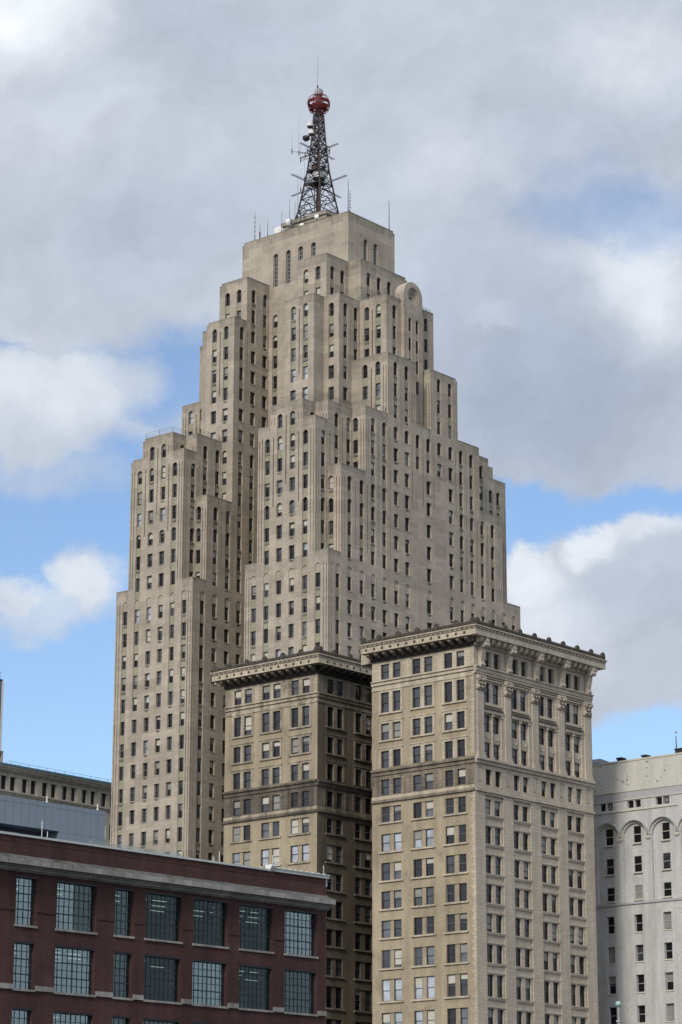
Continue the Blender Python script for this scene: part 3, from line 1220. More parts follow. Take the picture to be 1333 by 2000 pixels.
# ------------------------------------------------------------------ mast
mast = empty('broadcast_mast', FT, 324.4, 276, ZT + 2.9)
tag(mast, 'tapering black and rusty lattice mast with an open red ball on the flat skyscraper roof', 'mast')
MBASE = (324.4, 276, ZT + 2.9)
prof = [(171.3, 5.9), (173, 5.15), (175.6, 4.3), (178.3, 3.55), (181.0, 2.75), (183.1, 2.35), (185.2, 2.0), (187.2, 1.75), (188.9, 1.55), (190.4, 1.4), (191.8, 1.25)]
mu, mvv = 324.4, 276.
cor = lambda w: [(mu - w / 2, mvv - w / 2), (mu + w / 2, mvv - w / 2), (mu + w / 2, mvv + w / 2), (mu - w / 2, mvv + w / 2)]
legs4 = [MB(FT, MBASE) for _ in range(4)]
lat = MB(FT, MBASE)
for (z0, w0), (z1, w1) in zip(prof, prof[1:]):
    c0, c1 = cor(w0), cor(w1)
    rr = .16 if z0 < 183 else .13
    for k in range(4):
        q = (k + 1) % 4
        legs4[k].bar((*c0[k], z0), (*c1[k], z1), rr, 'iron', 5)
        mt = 'rust' if rnd.random() < .35 else 'iron'
        lat.bar((*c1[k], z1), (*c1[q], z1), 0.085, 'iron', 4)
        if z0 < 176:
            mid1 = ((c1[k][0] + c1[q][0]) / 2, (c1[k][1] + c1[q][1]) / 2)
            mid0 = ((c0[k][0] + c0[q][0]) / 2, (c0[k][1] + c0[q][1]) / 2)
            lat.bar((*c0[k], z0), (*mid1, z1), 0.078, mt, 4)
            lat.bar((*c0[q], z0), (*mid1, z1), 0.078, 'iron', 4)
            zm = (z0 + z1) / 2
            cm = cor((w0 + w1) / 2)
            lat.bar((*cm[k], zm), ((cm[k][0] + cm[q][0]) / 2 * .5 + cm[k][0] * .5, (cm[k][1] + cm[q][1]) / 2 * .5 + cm[k][1] * .5, zm), 0.052, 'iron', 4)
            lat.bar((*cm[k], zm), (*cm[q], zm), 0.058, 'iron', 4)
        else:
            lat.bar((*c0[k], z0), (*c1[q], z1), 0.072, mt, 4)
            lat.bar((*c0[q], z0), (*c1[k], z1), 0.072, 'iron', 4)
            zm = (z0 + z1) / 2
            cm = cor((w0 + w1) / 2)
            lat.bar((*cm[k], zm), (*cm[q], zm), 0.065, mt, 4)
    lat.bar((*c1[0], z1), (*c1[2], z1), 0.065, 'iron', 4)
    lat.bar((*c1[1], z1), (*c1[3], z1), 0.065, 'iron', 4)
for lg in legs4:
    lg.build('leg', mast)
lat.build('lattice', mast)
rs = MB(FT, MBASE)
rs.bar((mu - .3, mvv - .35, 171.3), (mu - .3, mvv - .35, 193), .13, 'rust', 6)
rs.bar((mu + .25, mvv + .2, 171.3), (mu + .25, mvv + .2, 191.8), .22, 'iron', 6)
rs.bar((mu + .1, mvv - .5, 171.3), (mu + .1, mvv - .5, 191.8), .06, 'greyp', 5)
rs.bar((mu - .5, mvv + .4, 171.3), (mu - .5, mvv + .4, 190.5), .09, 'iron', 5)
rs.build('cable_riser', mast)
for z, w in ((178.6, 3.0), (181.0, 3.1)):
    dk = MB(FT, MBASE)
    dk.box(mu - w / 2, mu + w / 2 * .6, mvv - w / 2 * .7, mvv + w / 2, z - .12, z + .06, 'iron')
    dk.build('deck', mast)
for k in range(10):
    a = rnd.random() * 6.28
    q = (mu + math.cos(a) * .9, mvv + math.sin(a) * .9)
    dk = MB(FT, MBASE)
    dk.box(q[0] - .25, q[0] + .25, q[1] - .25, q[1] + .25, 181.1, 181.7 + rnd.random() * .5, 'iron' if k % 3 else 'rust')
    dk.build('equipment_box', mast)
for k in range(7):
    z = 183.4 + k * 1.15
    q = (mu + rnd.uniform(-.6, .5), mvv + rnd.uniform(-.6, .6))
    dk = MB(FT, MBASE)
    dk.box(q[0] - .2, q[0] + .2, q[1] - .2, q[1] + .2, z, z + .55, 'dish' if k % 2 else 'iron')
    dk.build('equipment_box', mast)
ring = MB(FT, MBASE)
for z in (184.7, 185.4):
    for k in range(24):
        a0, a1 = 2 * math.pi * k / 24, 2 * math.pi * (k + 1) / 24
        ring.bar((mu + 2.0 * math.cos(a0), mvv + 2.0 * math.sin(a0), z), (mu + 2.0 * math.cos(a1), mvv + 2.0 * math.sin(a1), z), .07, 'iron', 4)
for k in range(8):
    a0 = 2 * math.pi * k / 8
    ring.bar((mu + 2.0 * math.cos(a0), mvv + 2.0 * math.sin(a0), 184.7), (mu + 2.0 * math.cos(a0), mvv + 2.0 * math.sin(a0), 185.4), .05, 'iron', 4)
    ring.bar((mu + .9 * math.cos(a0), mvv + .9 * math.sin(a0), 184.7), (mu + 2.0 * math.cos(a0), mvv + 2.0 * math.sin(a0), 184.7), .05, 'iron', 4)
ring.build('service_ring', mast)
# drum antennas
E1, E2 = FT.A, FT.B
for (px, py, r, h, mm) in ((606.2, 243.4, .62, .75, 'dish'), (608.3, 258.1, .58, .8, 'dish'), (598.5, 268.6, .65, .62, 'iron'), (623.5, 343.0, 1.25, 1.3, 'dish')):
    d = FW + RGT * ((px - 666.5) / F) + UPV * ((1000 - py) / F)
    ctr = FT.world(mu, mvv, 0)
    t = (ctr.x * d.x + ctr.y * d.y) / (d.x ** 2 + d.y ** 2)
    p = d * t
    c = (p.dot(FT.A), p.dot(FT.B), p.z)
    mb = MB(FT, MBASE)
    mb.bar((c[0], c[1], c[2] - h / 2), (c[0], c[1], c[2] + h / 2 - .12), r, mm, 14, r * .96)
    mb.bar((c[0], c[1], c[2] + h / 2 - .12), (c[0], c[1], c[2] + h / 2 + .05), r * .9, 'dish', 14, r * .55)
    mb.bar((c[0], c[1], c[2] - h / 2 - .25), (c[0], c[1], c[2] - h / 2), r * .7, 'iron', 10)
    mb.bar((c[0], c[1], c[2] - .3), (mu, mvv, c[2] - .3), .06, 'iron', 4)
    mb.build('drum_antenna', mast)
# booms with whips at two levels
for z, L in ((184.9, 4.7), (178.3, 6.8)):
    for dx, dy in ((1, .08), (-1, .05), (.1, 1), (-.05, -1)):
        bm_ = MB(FT, MBASE)
        n = Vector((-dy, dx, 0)) * .17
        p0 = Vector((mu + dx * 1.0, mvv + dy * 1.0, z))
        p1 = Vector((mu + dx * L, mvv + dy * L, z + .1))
        for s_ in (-1, 1):
            bm_.bar(p0 + n * s_, p1 + n * s_, .06, 'iron', 4)
        bm_.build('boom', mast)
for (du, dv, z0, z1) in ((-.1, 4.0, 178.0, 182.8), (-3.4, .3, 178, 183.2), (-3.6, 3.1, 184, 188.2), (-.3, 3.9, 183.6, 187.3), (-2.3, 2.6, 184, 191.9), (-1.3, 2.0, 183.6, 187), (-2.9, 2.2, 171.3, 178.5), (-1.8, 3.3, 171.3, 181)):
    whips = MB(FT, MBASE)
    whips.bar((mu + du, mvv + dv, z0), (mu + du, mvv + dv, z1), .04, 'greyp', 4, .02)
    whips.bar((mu + du, mvv + dv, z0 + .1), (mu + du, mvv + dv, z0 + 1.0), .09, 'iron', 5)
    whips.bar((mu + du * .4, mvv + dv * .4, z0 + .5), (mu + du, mvv + dv, z0 + .5), .045, 'iron', 4)
    whips.build('whip', mast)
# open red ball
orb = MB(FT, MBASE)
oz, orr = 193.95, 2.06
oc = (mu, mvv)
pt = lambda t, ph, r=orr: (oc[0] + r * math.sin(t) * math.cos(ph), oc[1] + r * math.sin(t) * math.sin(ph), oz + r * math.cos(t))
for k in range(8):
    ph = 2 * math.pi * k / 8 + .2
    for i in range(12):
        orb.bar(pt(math.pi * (i + .6) / 13.2, ph), pt(math.pi * (i + 1.6) / 13.2, ph), .05, 'red', 4)
for t in (.3, .45, .7):
    for k in range(24):
        orb.bar(pt(math.pi * t, 2 * math.pi * k / 24), pt(math.pi * t, 2 * math.pi * (k + 1) / 24), .045, 'red', 4)
for k in range(24):      # solid bands round the middle, with gaps
    a0, a1 = 2 * math.pi * k / 24, 2 * math.pi * (k + 1) / 24
    for (t0, t1) in ((.40, .53), (.57, .66)):
        if t0 > .5 and k % 8 in (2, 3):
            continue
        for j in range(2):
            ta, tb = math.pi * (t0 + (t1 - t0) * j / 2), math.pi * (t0 + (t1 - t0) * (j + 1) / 2)
            orb.poly([pt(ta, a0, 1.98), pt(ta, a1, 1.98), pt(tb, a1, 1.98), pt(tb, a0, 1.98)], 'red')
    if k % 8 not in (4, 5, 6):
        ta, tb = math.pi * .68, math.pi * .80
        orb.poly([pt(ta, a0, 1.95), pt(ta, a1, 1.95), pt(tb, a1, 1.95), pt(tb, a0, 1.95)], 'red')
orb.bar((mu, mvv, 191.8), (mu, mvv, 196), .5, 'rust', 8)
for k in range(4):
    a0 = 2 * math.pi * k / 4 + .4
    orb.bar((mu + .62 * math.cos(a0), mvv + .62 * math.sin(a0), 191.8), (mu + .62 * math.cos(a0), mvv + .62 * math.sin(a0), 196.4), .06, 'red', 4)
orb.build('red_ball', mast)
cap = MB(FT, MBASE)
cap.box(mu - .55, mu + .55, mvv - .55, mvv + .55, 195.7, 196.75, 'greyp')
cap.bar((mu + .1, mvv + .35, 196.7), (mu + .1, mvv + .35, 197.7), .14, 'iron', 6)
cap.bar((mu + .1, mvv + .38, 197.6), (mu + .1, mvv + .42, 204.2), .05, 'greyp', 4, .02)
for z in (198.6, 200.2, 201.7, 203.2):
    cap.bar((mu - .12, mvv + .5, z), (mu + .3, mvv + .28, z), .02, 'greyp', 4)
cap.build('top_cap', mast)

# ------------------------------------------------------------------ things on the skyscraper roof
WHIPS = [(318.5, 285.6, 174.0, 'jointed thin whip antenna standing nearest the left end of the skyscraper roof edge', 1),
         (318.5, 284.4, 171.6, 'short rod antenna with a white sleeve, second from the left on the skyscraper roof', 2),
         (318.5, 282.6, 171.6, 'bare thin rod antenna between the white-sleeved rod and the round white dish', 0),
         (318.6, 279.4, 172.6, 'thin rod antenna directly beside the round white dish on the skyscraper roof', 0),
         (319.4, 278.3, 175.0, 'tallest thin rod antenna just left of the mast platform by the drum-shaped dish', 0),
         (319.9, 277.5, 174.3, 'fine rod antenna second from the drum-shaped dish, left of the mast legs', 0),
         (320.0, 276.3, 174.0, 'fine rod antenna midway between the drum-shaped dish and the left mast leg', 0),
         (320.0, 275.4, 173.4, 'short jointed rod antenna nearest the left mast leg', 1),
         (318.3, 264.1, 174.1, 'thick dark pole antenna rising at the near corner of the skyscraper roof', 3),
         (318.9, 263.5 + .7, 172.6, 'pale jointed whip antenna just right of the thick dark pole at the roof corner', 1),
         (329.6, 264.2, 174.1, 'dark pole antenna near the right end of the skyscraper roof', 3)]
for (u, v, zt, lab, st) in WHIPS:
    mb = MB(FT, (u, v, ZT))
    r = .08 if st == 3 else .055
    m = 'iron'
    mb.bar((u, v, ZT), (u, v, zt), r, m, 5, r * .5)
    mb.bar((u, v, ZT), (u, v, ZT + .6), .09, 'iron', 5)
    if st == 1:
        for k in range(5):
            z = ZT + 1.0 + k * (zt - ZT - 1.2) / 5
            mb.bar((u - .12, v + .12, z), (u + .12, v - .12, z + .08), .04, 'iron', 4)
    if st == 2:
        mb.bar((u, v + .25, ZT + .3), (u, v + .25, ZT + 1.7), .11, 'dish', 6)
        mb.bar((u, v, ZT + .3), (u, v, ZT + 1.6), .12, 'iron', 6)
    tag(mb.build('whip_antenna'), lab, 'antenna', 'whip antennas on the skyscraper roof')


def dish(u, v, z, r, face, lab, deep=False):
    root = empty('satellite_dish', FT, u, v, ZT)
    tag(root, lab, 'dish', 'white dishes on the skyscraper roof')
    n = Vector(face).normalized()
    a = n.orthogonal().normalized()
    b = n.cross(a)
    mb = MB(FT, (u, v, ZT))
    c = Vector((u, v, z))
    NN = 20
    prf = [(0, .12 * r), (.5 * r, .09 * r), (r, 0), (r, -.12 * r if not deep else -.9 * r), (.5 * r, -.3 * r if not deep else -1.0 * r), (0, -.35 * r if not deep else -1.0 * r)]
    for (r0, d0), (r1, d1) in zip(prf, prf[1:]):
        for k in range(NN):
            q = []
            for (rr_, dd, kk) in ((r0, d0, k), (r0, d0, k + 1), (r1, d1, k + 1), (r1, d1, k)):
                t = 2 * math.pi * kk / NN
                q.append(c + n * dd + (a * math.cos(t) + b * math.sin(t)) * rr_)
            if r0 == 0:
                q = [q[0], q[2], q[3]]
            elif r1 == 0:
                q = [q[0], q[1], q[2]]
            mb.poly(q, 'dish')
    mb.build('reflector', root)
    m2 = MB(FT, (u, v, ZT))
    p = c - n * (r * .5 if not deep else r * 1.05)
    m2.bar((p.x, p.y, ZT), (p.x, p.y, z + r * .8), .09, 'iron', 6)
    m2.bar((p.x, p.y, z), c - n * .1, .08, 'iron', 5)
    m2.bar((p.x, p.y, z + r * .5), c - n * .1 + Vector((0, 0, r * .5)), .05, 'iron', 5)
    m2.build('stand', root)


dish(318.75, 280.2, 169.25, .82, (-.75, -.55, .15), 'large round white dish facing the street at the left of the roof edge')
dish(319.2, 278.6, 170.3, .78, (-.3, 1, .05), 'deep drum-shaped white dish seen side-on, left of the mast platform', True)
dish(318.9, 275.0, 168.95, .44, (-.8, -.5, .1), 'small white dish, the left of two below the mast platform')
dish(319.1, 271.9, 169.9, .42, (-.8, -.3, .1), 'small white dish hung on the mast platform wall, the right of the two small ones')

# ================================================================== the U-shaped brick and terracotta office building
FF = Frame(0.7139925, 237, 184.6)
ford = empty('office_building', FF, 237, 184.6)
tag(ford, 'U-shaped tan brick and terracotta building with a heavy sooty cornice before the skyscraper', 'building')
fw = MB(FF)          # walls
FU, FV, FR, FB = 237.0, 184.6, 260.6, 200.3      # front wing
LV0, LV1, FC = 209.13, 224.8, 254.0              # rear wing and court depth
FTOP = 68.2
for a in ((FU, FR, FV, FB), (FU, FR, LV0, LV1), (FC, FR, FB, LV0)):
    occ_box(FF, *a, ZB, 69)
occ_box(FF, FU - 1.5, FR + 1.5, FV - 1.5, FB + .6, 68.2, 69.4)
occ_box(FF, FU - 1.5, FR + 1.5, LV0 - 1.5, LV1 + 1.2, 68.2, 69.4)
FROWS = [(66.9, 65.05), (63.4, 60.9), (59.6, 57.55), (56.25, 54.2), (52.8, 50.9), (49.5, 47.6), (46.2, 44.1), (42.78, 40.65),
         (39.4, 37.3), (35.95, 33.9), (32.5, 30.35), (29.08, 26.5), (25.2, 22.9), (21.8, 19.6), (18.4, 16.2)]


def brick_face(wl, s0, s1, pairs, brick, front=True, cream='cream', dark=False, st='stained'):
    wl.region(s0, s1, ZB, FTOP, brick)
    tr = cream
    wl.feat(s0, s1, 63.95, FTOP, 0, tr)                    # terracotta top storey
    wl.feat(s0, s1, 64.35, 64.75, -.16, tr)
    wl.feat(s0, s1, 64.75, 64.9, -.30, tr)
    wl.feat(s0, s1, 63.72, 63.95, -.10, tr)
    wl.feat(s0, s1, 50.15, 53.45, 0, st)
    wl.feat(s0, s1, 53.3, 53.75, -.14, st)
    wl.feat(s0, s1, 53.75, 54.02, -.34, st)
    wl.feat(s0, s1, 50.35, 50.75, -.10, tr)
    wl.feat(s0, s1, 50.02, 50.35, -.22, st)
    for n, (zt, zb) in enumerate(FROWS):
        for (a0, a1, b0, b1) in pairs:
            if n in (1, 2, 3):       # keyed terracotta surrounds
                wl.feat(a0 - .30, b1 + .30, zb - .02, zt + .28, -.05, tr)
                wl.feat(a0 - .42, b1 + .42, zt + .28, zt + .38, -.12, tr)
            elif n > 4:
                wl.feat(a1, b0, zb, zt, .10, brick if dark else 'tanbrick')
            elif n == 4:
                wl.feat(a0 - .62, a0 - .35, 50.8, 53.0, -.07, st)
                wl.feat(b1 + .35, b1 + .62, 50.8, 53.0, -.07, st)
            if n in (1, 2, 5, 6, 7, 8, 9, 10, 11, 12, 13, 14):
                wl.feat(a0 - .30, b1 + .30, zb - .20, zb - .0, -.18, tr)
            for (x0, x1) in ((a0, a1), (b0, b1)):
                wl.feat(x0, x1, zb, zt, .26, 'HOLE')
                q = rnd.random()
                if front:
                    gl = rnd.choice(['gl_m', 'gl_m', 'gl_d']) if n < 5 else rnd.choice(['gl_m', 'gl_b', 'gl_m', 'gl_d'])
                    if n in (6, 11, 12) and x0 > 189:
                        gl = 'gl_sky'
                    if FV < x0 < 189.2 and q < .7:
                        gl = 'gl_d'
                else:
                    gl = rnd.choice(['gl_d', 'gl_d', 'gl_m'])
                bl = None
                if rnd.random() < (.33 if front else .12):
                    bl = (rnd.choice([.55, .8, .95, .95, 1.7]), 'blind' if rnd.random() < .45 else 'blindg')
                WINS.append(('ford', wl, x0, x1, zb, zt, .26, dict(gl=gl, fm='sash' if n < 5 or rnd.random() < .5 else 'sashg', fw=.10), bl))


fl = Wall('u', FU)
FP = [(186.02, 187.22, 187.85, 189.09), (190.89, 192.15, 192.73, 193.97), (195.80, 197.05, 197.61, 198.91)]
LP = [(210.45, 211.68, 212.28, 213.5), (215.33, 216.59, 217.15, 218.44), (220.21, 221.5, 222.05, 223.29)]
brick_face(fl, FV, FB, FP, 'tanbrick')
# keyed corner stones beside the street front
z = 10.0
k = 0
while z < 63.5:
    if not (49.9 < z < 54.1):
        fl.feat(FV, FV + (.62 if k % 2 else .42), z, z + .42, -.03, 'cream')
    z += .44
    k += 1
fl.build(fw)
ll = Wall('u', FU)
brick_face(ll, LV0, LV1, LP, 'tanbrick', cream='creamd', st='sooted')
ll.build(fw)
cw = Wall('v', LV0)
CP = [(238.85, 240.05, 240.68, 241.82), (244.2, 245.4, 246.2, 247.4), (249.3, 250.4, 251.1, 252.3)]
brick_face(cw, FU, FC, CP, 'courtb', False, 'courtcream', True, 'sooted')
M['courtcream'] = masonry('court_terracotta', (.24, .205, .15), (.20, .17, .125), (.13, .11, .085), .95, .42, .014, .3, .4, dirt=(.05, .045, .038), dirt_amt=.9)  # dirty terracotta with the court's shade put into its colour
cw.build(fw)
cb = Wall('u', FC)
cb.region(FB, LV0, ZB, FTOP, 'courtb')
for (zt, zb) in FROWS:
    for a in (201.8, 204.2, 206.6):
        cb.feat(a, a + 1.2, zb, zt, .26, 'HOLE')
        WINS.append(('ford', cb, a, a + 1.2, zb, zt, .26, dict(gl='gl_d'), None))
cb.build(fw)
# --- street front in pale terracotta
fr_ = Wall('v', FV)
G = 'greystone'
fr_.region(FU, FR, ZB, FTOP, G)
RP = [(239.06, 240.22, 240.88, 242.05), (244.51, 245.62, 246.30, 247.42), (249.95, 251.05, 251.78, 252.85), (255.32, 256.40, 257.11, 258.25)]
RROWS = [(66.9, 65.05), (63.25, 60.85), (59.35, 57.3), (56.0, 54.15), (52.8, 50.95), (49.3, 47.45), (46.1, 44.05), (42.7, 40.6),
         (39.33, 37.2), (35.92, 33.85), (32.45, 30.33), (29.02, 26.48), (25.17, 22.9), (21.8, 19.6), (18.4, 16.2)]
PIL = [(237.45, 238.67), (242.8, 243.9), (248.22, 249.34), (253.55, 254.7), (258.95, 260.25)]
for (a0, a1, b0, b1) in RP:
    fr_.feat(a0 - .30, b1 + .42, 54.05, 63.75, .22, G)           # tall recessed bays
    fr_.feat(a0 - .22, b1 + .32, ZB, 49.75, .16, G)
    fr_.feat(a0 - .22, b1 + .32, 49.75, 50.0, -.05, G)
    for d in range(12):                                            # dentils over the lower bays
        x = a0 - .2 + d * (b1 - a0 + .5) / 12
        fr_.feat(x, x + .14, 49.8, 49.98, -.12, G)
    fr_.feat(a0 - .12, b1 + .2, 60.45, 60.75, -.02, G)             # sill bands
    fr_.feat(a0 - .20, b1 + .3, 59.55, 59.95, -.10, G)
    fr_.feat(a0 - .26, b1 + .36, 59.95, 60.1, -.22, 'crest')
    fr_.feat(a0 - .12, b1 + .22, 63.45, 63.62, -.02, G)
for (p0, p1) in PIL:
    fr_.feat(p0, p1, 54.75, 62.2, -.16, G)
    fr_.feat(p0 - .14, p1 + .14, 54.05, 54.35, -.34, G)
    fr_.feat(p0 - .08, p1 + .08, 54.35, 54.75, -.25, G)
    fr_.feat(p0 + .2, p1 - .2, 51.1, 53.0, .07, G)                 # sunk panels
    fr_.feat(p0 + .34, p1 - .34, 51.3, 52.8, .02, G)
fr_.feat(FU, FR, 64.0, 64.3, -.20, G)
fr_.feat(FU, FR, 64.3, 64.75, -.30, G)
fr_.feat(FU, FR, 64.75, 64.9, -.48, G)
fr_.feat(FU, FR, 53.35, 53.75, -.22, G)
fr_.feat(FU, FR, 53.75, 54.05, -.46, G)
fr_.feat(FU, FR, 50.05, 50.3, -.20, G)
for n, (zt, zb) in enumerate(RROWS):
    for (a0, a1, b0, b1) in RP:
        if n > 4:
            fr_.feat(a0 - .22, b1 + .32, zb - .30, zb - .12, .02, G)
            fr_.feat(a0 - .22, b1 + .32, zb - .12, zb, -.04, G)
            if n > 5:
                fr_.feat(a0 - .22, b1 + .32, zt + .12, zt + .28, .06, G)
        if n == 0:
            for (x0, x1) in ((a0, a1), (b0, b1)):
                fr_.feat(x0 - .2, x1 + .2, zb - .1, zt + .2, -.06, G)
                fr_.feat(x0 - .08, x1 + .08, zb - .1, zt + .08, .06, G)
        if n == 2:
            fr_.feat(a0, a1, zb - 1.15, zb - .25, .16, G)
            fr_.feat(b0, b1, zb - 1.15, zb - .25, .16, G)
        for (x0, x1) in ((a0, a1), (b0, b1)):
            fr_.feat(x0, x1, zb, zt, .46, 'HOLE')
            q = rnd.random()
            gl = 'gl_d' if q < .6 else 'gl_m'
            if a0 > 255 and 0 < n < 6 and n in (0, 2, 3, 4):
                gl = 'gl_d'
            bl = None
            if rnd.random() < .3:
                bl = (rnd.choice([.5, .9, .95, 1.6]), 'blindg')
            WINS.append(('ford', fr_, x0, x1, zb, zt, .46, dict(gl=gl, fm='sash', fw=.075), bl))
fr_.build(fw)
# far sides
fw.poly([(FR, FV, ZB), (FR, LV1, ZB), (FR, LV1, FTOP), (FR, FV, FTOP)], 'tanbrick')
fw.poly([(FU, LV1, ZB), (FR, LV1, ZB), (FR, LV1, FTOP), (FU, LV1, FTOP)], 'tanbrick')
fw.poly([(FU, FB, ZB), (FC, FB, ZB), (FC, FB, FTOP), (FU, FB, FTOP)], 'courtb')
# swags under the third-storey windows
for (a0, a1, b0, b1) in RP:
    for (x0, x1) in ((a0, a1), (b0, b1)):
        xm = (x0 + x1) / 2
        pts = [(xm + .32 * math.cos(t), 56.75 + .26 * math.sin(t)) for t in [math.pi + math.pi * k / 8 for k in range(9)]]
        for p, q in zip(pts, pts[1:]):
            fw.bar(fr_.pos(p[0], .15, p[1]), fr_.pos(q[0], .15, q[1]), .07, G, 5)
fw.build('wall', ford)
# colonettes
for (a0, a1, b0, b1) in RP:
    for x in ((a1 + b0) / 2, b1 + .28):
        mb = MB(FF)
        mb.bar(fr_.pos(x, .16, 54.35), fr_.pos(x, .16, 59.2), .17, G, 10, .145)
        fr_.bx(mb, x - .24, x + .24, -.06, .34, 54.06, 54.35, G)
        fr_.bx(mb, x - .23, x + .23, -.05, .34, 59.2, 59.54, G)
        mb.build('column', ford)
# pilaster capitals: leafy clumps
for (p0, p1) in PIL:
    mb = MB(FF)
    pm, pw = (p0 + p1) / 2, (p1 - p0) / 2
    fr_.bx(mb, p0 - .02, p1 + .02, -.26, .1, 62.2, 63.62, G)
    for row in range(3):
        for k in range(4):
            x = pm - pw + (k + .5 + (.5 if row == 1 else 0)) * 2 * pw / 4
            if x > p1:
                continue
            mb.sphere(fr_.pos(x, -.24 - .05 * row, 62.45 + row * .42), .19, 'soffit' if (k + row) % 2 else G, 8, 6, 1.25)
    fr_.bx(mb, p0 - .1, p1 + .1, -.3, .1, 62.05, 62.2, 'soffit')
    for sg in (-1, 1):
        x = pm + sg * pw * .95
        mb.bar(fr_.pos(x, -.12, 63.45), fr_.pos(x, -.5, 63.45), .2, G, 10)
    fr_.bx(mb, p0 - .12, p1 + .12, -.42, .1, 63.62, 63.84, G)
    mb.build('capital', ford)
# --- cornice
CE = 1.42


def cornice_run(wl, s0, s1, m_face, m_sof, ext0, ext1, pale, big_brackets=None):
    """fascia, mouldings, dentils, modillions, rosettes and cresting along one wall"""
    co = MB(FF)
    a, b = s0 - ext0, s1 + ext1
    wl.bx(co, s0, s1, -.22, .05, 67.30, 67.52, m_sof)
    n = int((s1 - s0) / .26)
    for k in range(n):
        x = s0 + (k + .25) * (s1 - s0) / n
        wl.bx(co, x, x + .14, -.33, -.22, 67.34, 67.58, m_sof if not pale else m_face)
    wl.bx(co, s0, s1, -.30, .05, 67.52, 67.74, m_sof)
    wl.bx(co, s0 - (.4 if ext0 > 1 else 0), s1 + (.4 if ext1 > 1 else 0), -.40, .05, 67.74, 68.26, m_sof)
    co.build('bed_moulding', ford)
    nm = max(2, round((s1 - s0) / (1.215 if not pale else 1.065)))
    step = (s1 - s0 - .5) / (nm - 1)
    for k in range(nm):
        x = s0 + .25 + k * step
        mo, ro = MB(FF), MB(FF)
        if not pale:
            mo_pr = [(-.38, 68.27), (-1.2, 68.27), (-1.22, 67.98), (-1.04, 67.82), (-.7, 67.80), (-.56, 67.66), (-.38, 67.62)]
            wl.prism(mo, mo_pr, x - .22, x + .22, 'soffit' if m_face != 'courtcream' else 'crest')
        else:
            r = .30
            for q in range(2):
                pr = [(-.38, 68.27), (-1.16, 68.27), (-1.2, 68.05), (-1.05, 67.75), (-.72, 67.62), (-.38, 67.66)]
            wl.prism(mo, pr, x - .28, x + .28, m_face)
            wl.prism(mo, [(d_ * .96, z_ - .05) for d_, z_ in pr[2:]] + [(-.38, 67.9)], x - .18, x + .18, m_face)
        # rosette on the fascia
        N_ = 10
        c = wl.pos(x, -CE - .10, 68.62)
        for j in range(N_):
            t0, t1 = 2 * math.pi * j / N_, 2 * math.pi * (j + 1) / N_
            rr_ = .20 if not pale else .11
            ro.poly([c, wl.pos(x + rr_ * math.cos(t0), -CE, 68.62 + rr_ * math.sin(t0)), wl.pos(x + rr_ * math.cos(t1), -CE, 68.62 + rr_ * math.sin(t1))], 'crest' if not pale else m_face)
        mo.build('modillion', ford)
        ro.build('rosette', ford)
    # cresting of small shells with larger palmettes between
    cr_ = MB(FF)
    L = b - a
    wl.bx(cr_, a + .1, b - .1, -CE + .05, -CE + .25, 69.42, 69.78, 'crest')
    nbig = round(L / 2.95)
    stp = L / nbig
    for k in range(nbig + 1):
        x = a + k * stp
        if k == 0:
            x += .45
        if k == nbig:
            x -= .45
        ol = [(x - .36, 69.5), (x - .40, 69.85), (x - .30, 70.15), (x - .12, 70.30), (x, 70.36), (x + .12, 70.30), (x + .30, 70.15), (x + .40, 69.85), (x + .36, 69.5)]
        wl.slab(cr_, ol, -CE - .06, -CE + .24, 'crest')
        ol = [(x - .2, 69.5), (x - .24, 69.9), (x, 70.22), (x + .24, 69.9), (x + .2, 69.5)]
        wl.slab(cr_, ol, -CE - .16, -CE - .06, 'crest')
        if k < nbig:
            for j in range(5):
                xs = x + .62 + j * (stp - .9) / 5 if 0 < k else x + .55 + j * (stp - 1.0) / 5
                ol = [(xs - .16, 69.5), (xs - .21, 69.70), (xs - .12, 69.86), (xs + .12, 69.86), (xs + .21, 69.70), (xs + .16, 69.5)]
                wl.slab(cr_, ol, -CE - .10, -CE + .16, 'crest')
                c = wl.pos(xs + .08, -CE - .02, 69.86)
                cr_.sphere(c, .10, 'soffit', 6, 4)
    cr_.build('cresting', ford)


cornice_run(fl, FV, FB, 'cream', 'soot', CE, .65, False)
cornice_run(ll, LV0, LV1, 'cream', 'soot', CE, 1.15, False)
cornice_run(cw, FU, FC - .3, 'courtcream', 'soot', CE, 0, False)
cornice_run(fr_, FU, FR, G, G, CE, CE - .1, True)
# projecting slabs of the cornice
cs_ = MB(FF)
for (v0, v1, m) in ((FV - CE, FB + .65, 'cream'), (LV0 - CE, LV1 + 1.15, 'cream')):
    cs_.box(FU - CE, FR + CE - .1, v0, v1, 68.26, 68.95, m)
    for q in range(3):
        e = .04 + q * .07
        cs_.box(FU - CE - e, FR + CE - .1 + e, v0 - e, v1 + (e if q else 0), 68.95 + .155 * q, 68.95 + .155 * (q + 1), m if q != 1 else 'soffit')
cs_.box(FC, FR, FB + .66, LV0 - CE - .3, 67, 69.3, 'cream')
cs_.build('cornice', ford)
lip = MB(FF)
for (wl, a, b, m) in ((fl, FV - CE, FB + .6, 'cream'), (ll, LV0 - CE, LV1 + 1.1, 'cream'), (fr_, FU - CE, FR + CE - .1, G)):
    n = int((b - a) / .24)
    for k in range(n):
        x = a + (k + .2) * (b - a) / n
        wl.bx(lip, x, x + .13, -CE - .13, -CE - .04, 69.0, 69.16, 'soffit' if k % 3 else m)
lip.build('egg_moulding', ford)
# street-front pale skin over the cornice end
sk_ = MB(FF)
fr_.bx(sk_, FU - CE, FR + CE - .1, -CE - .012, -CE, 68.262, 68.948, G)
sk_.build('fascia', ford)
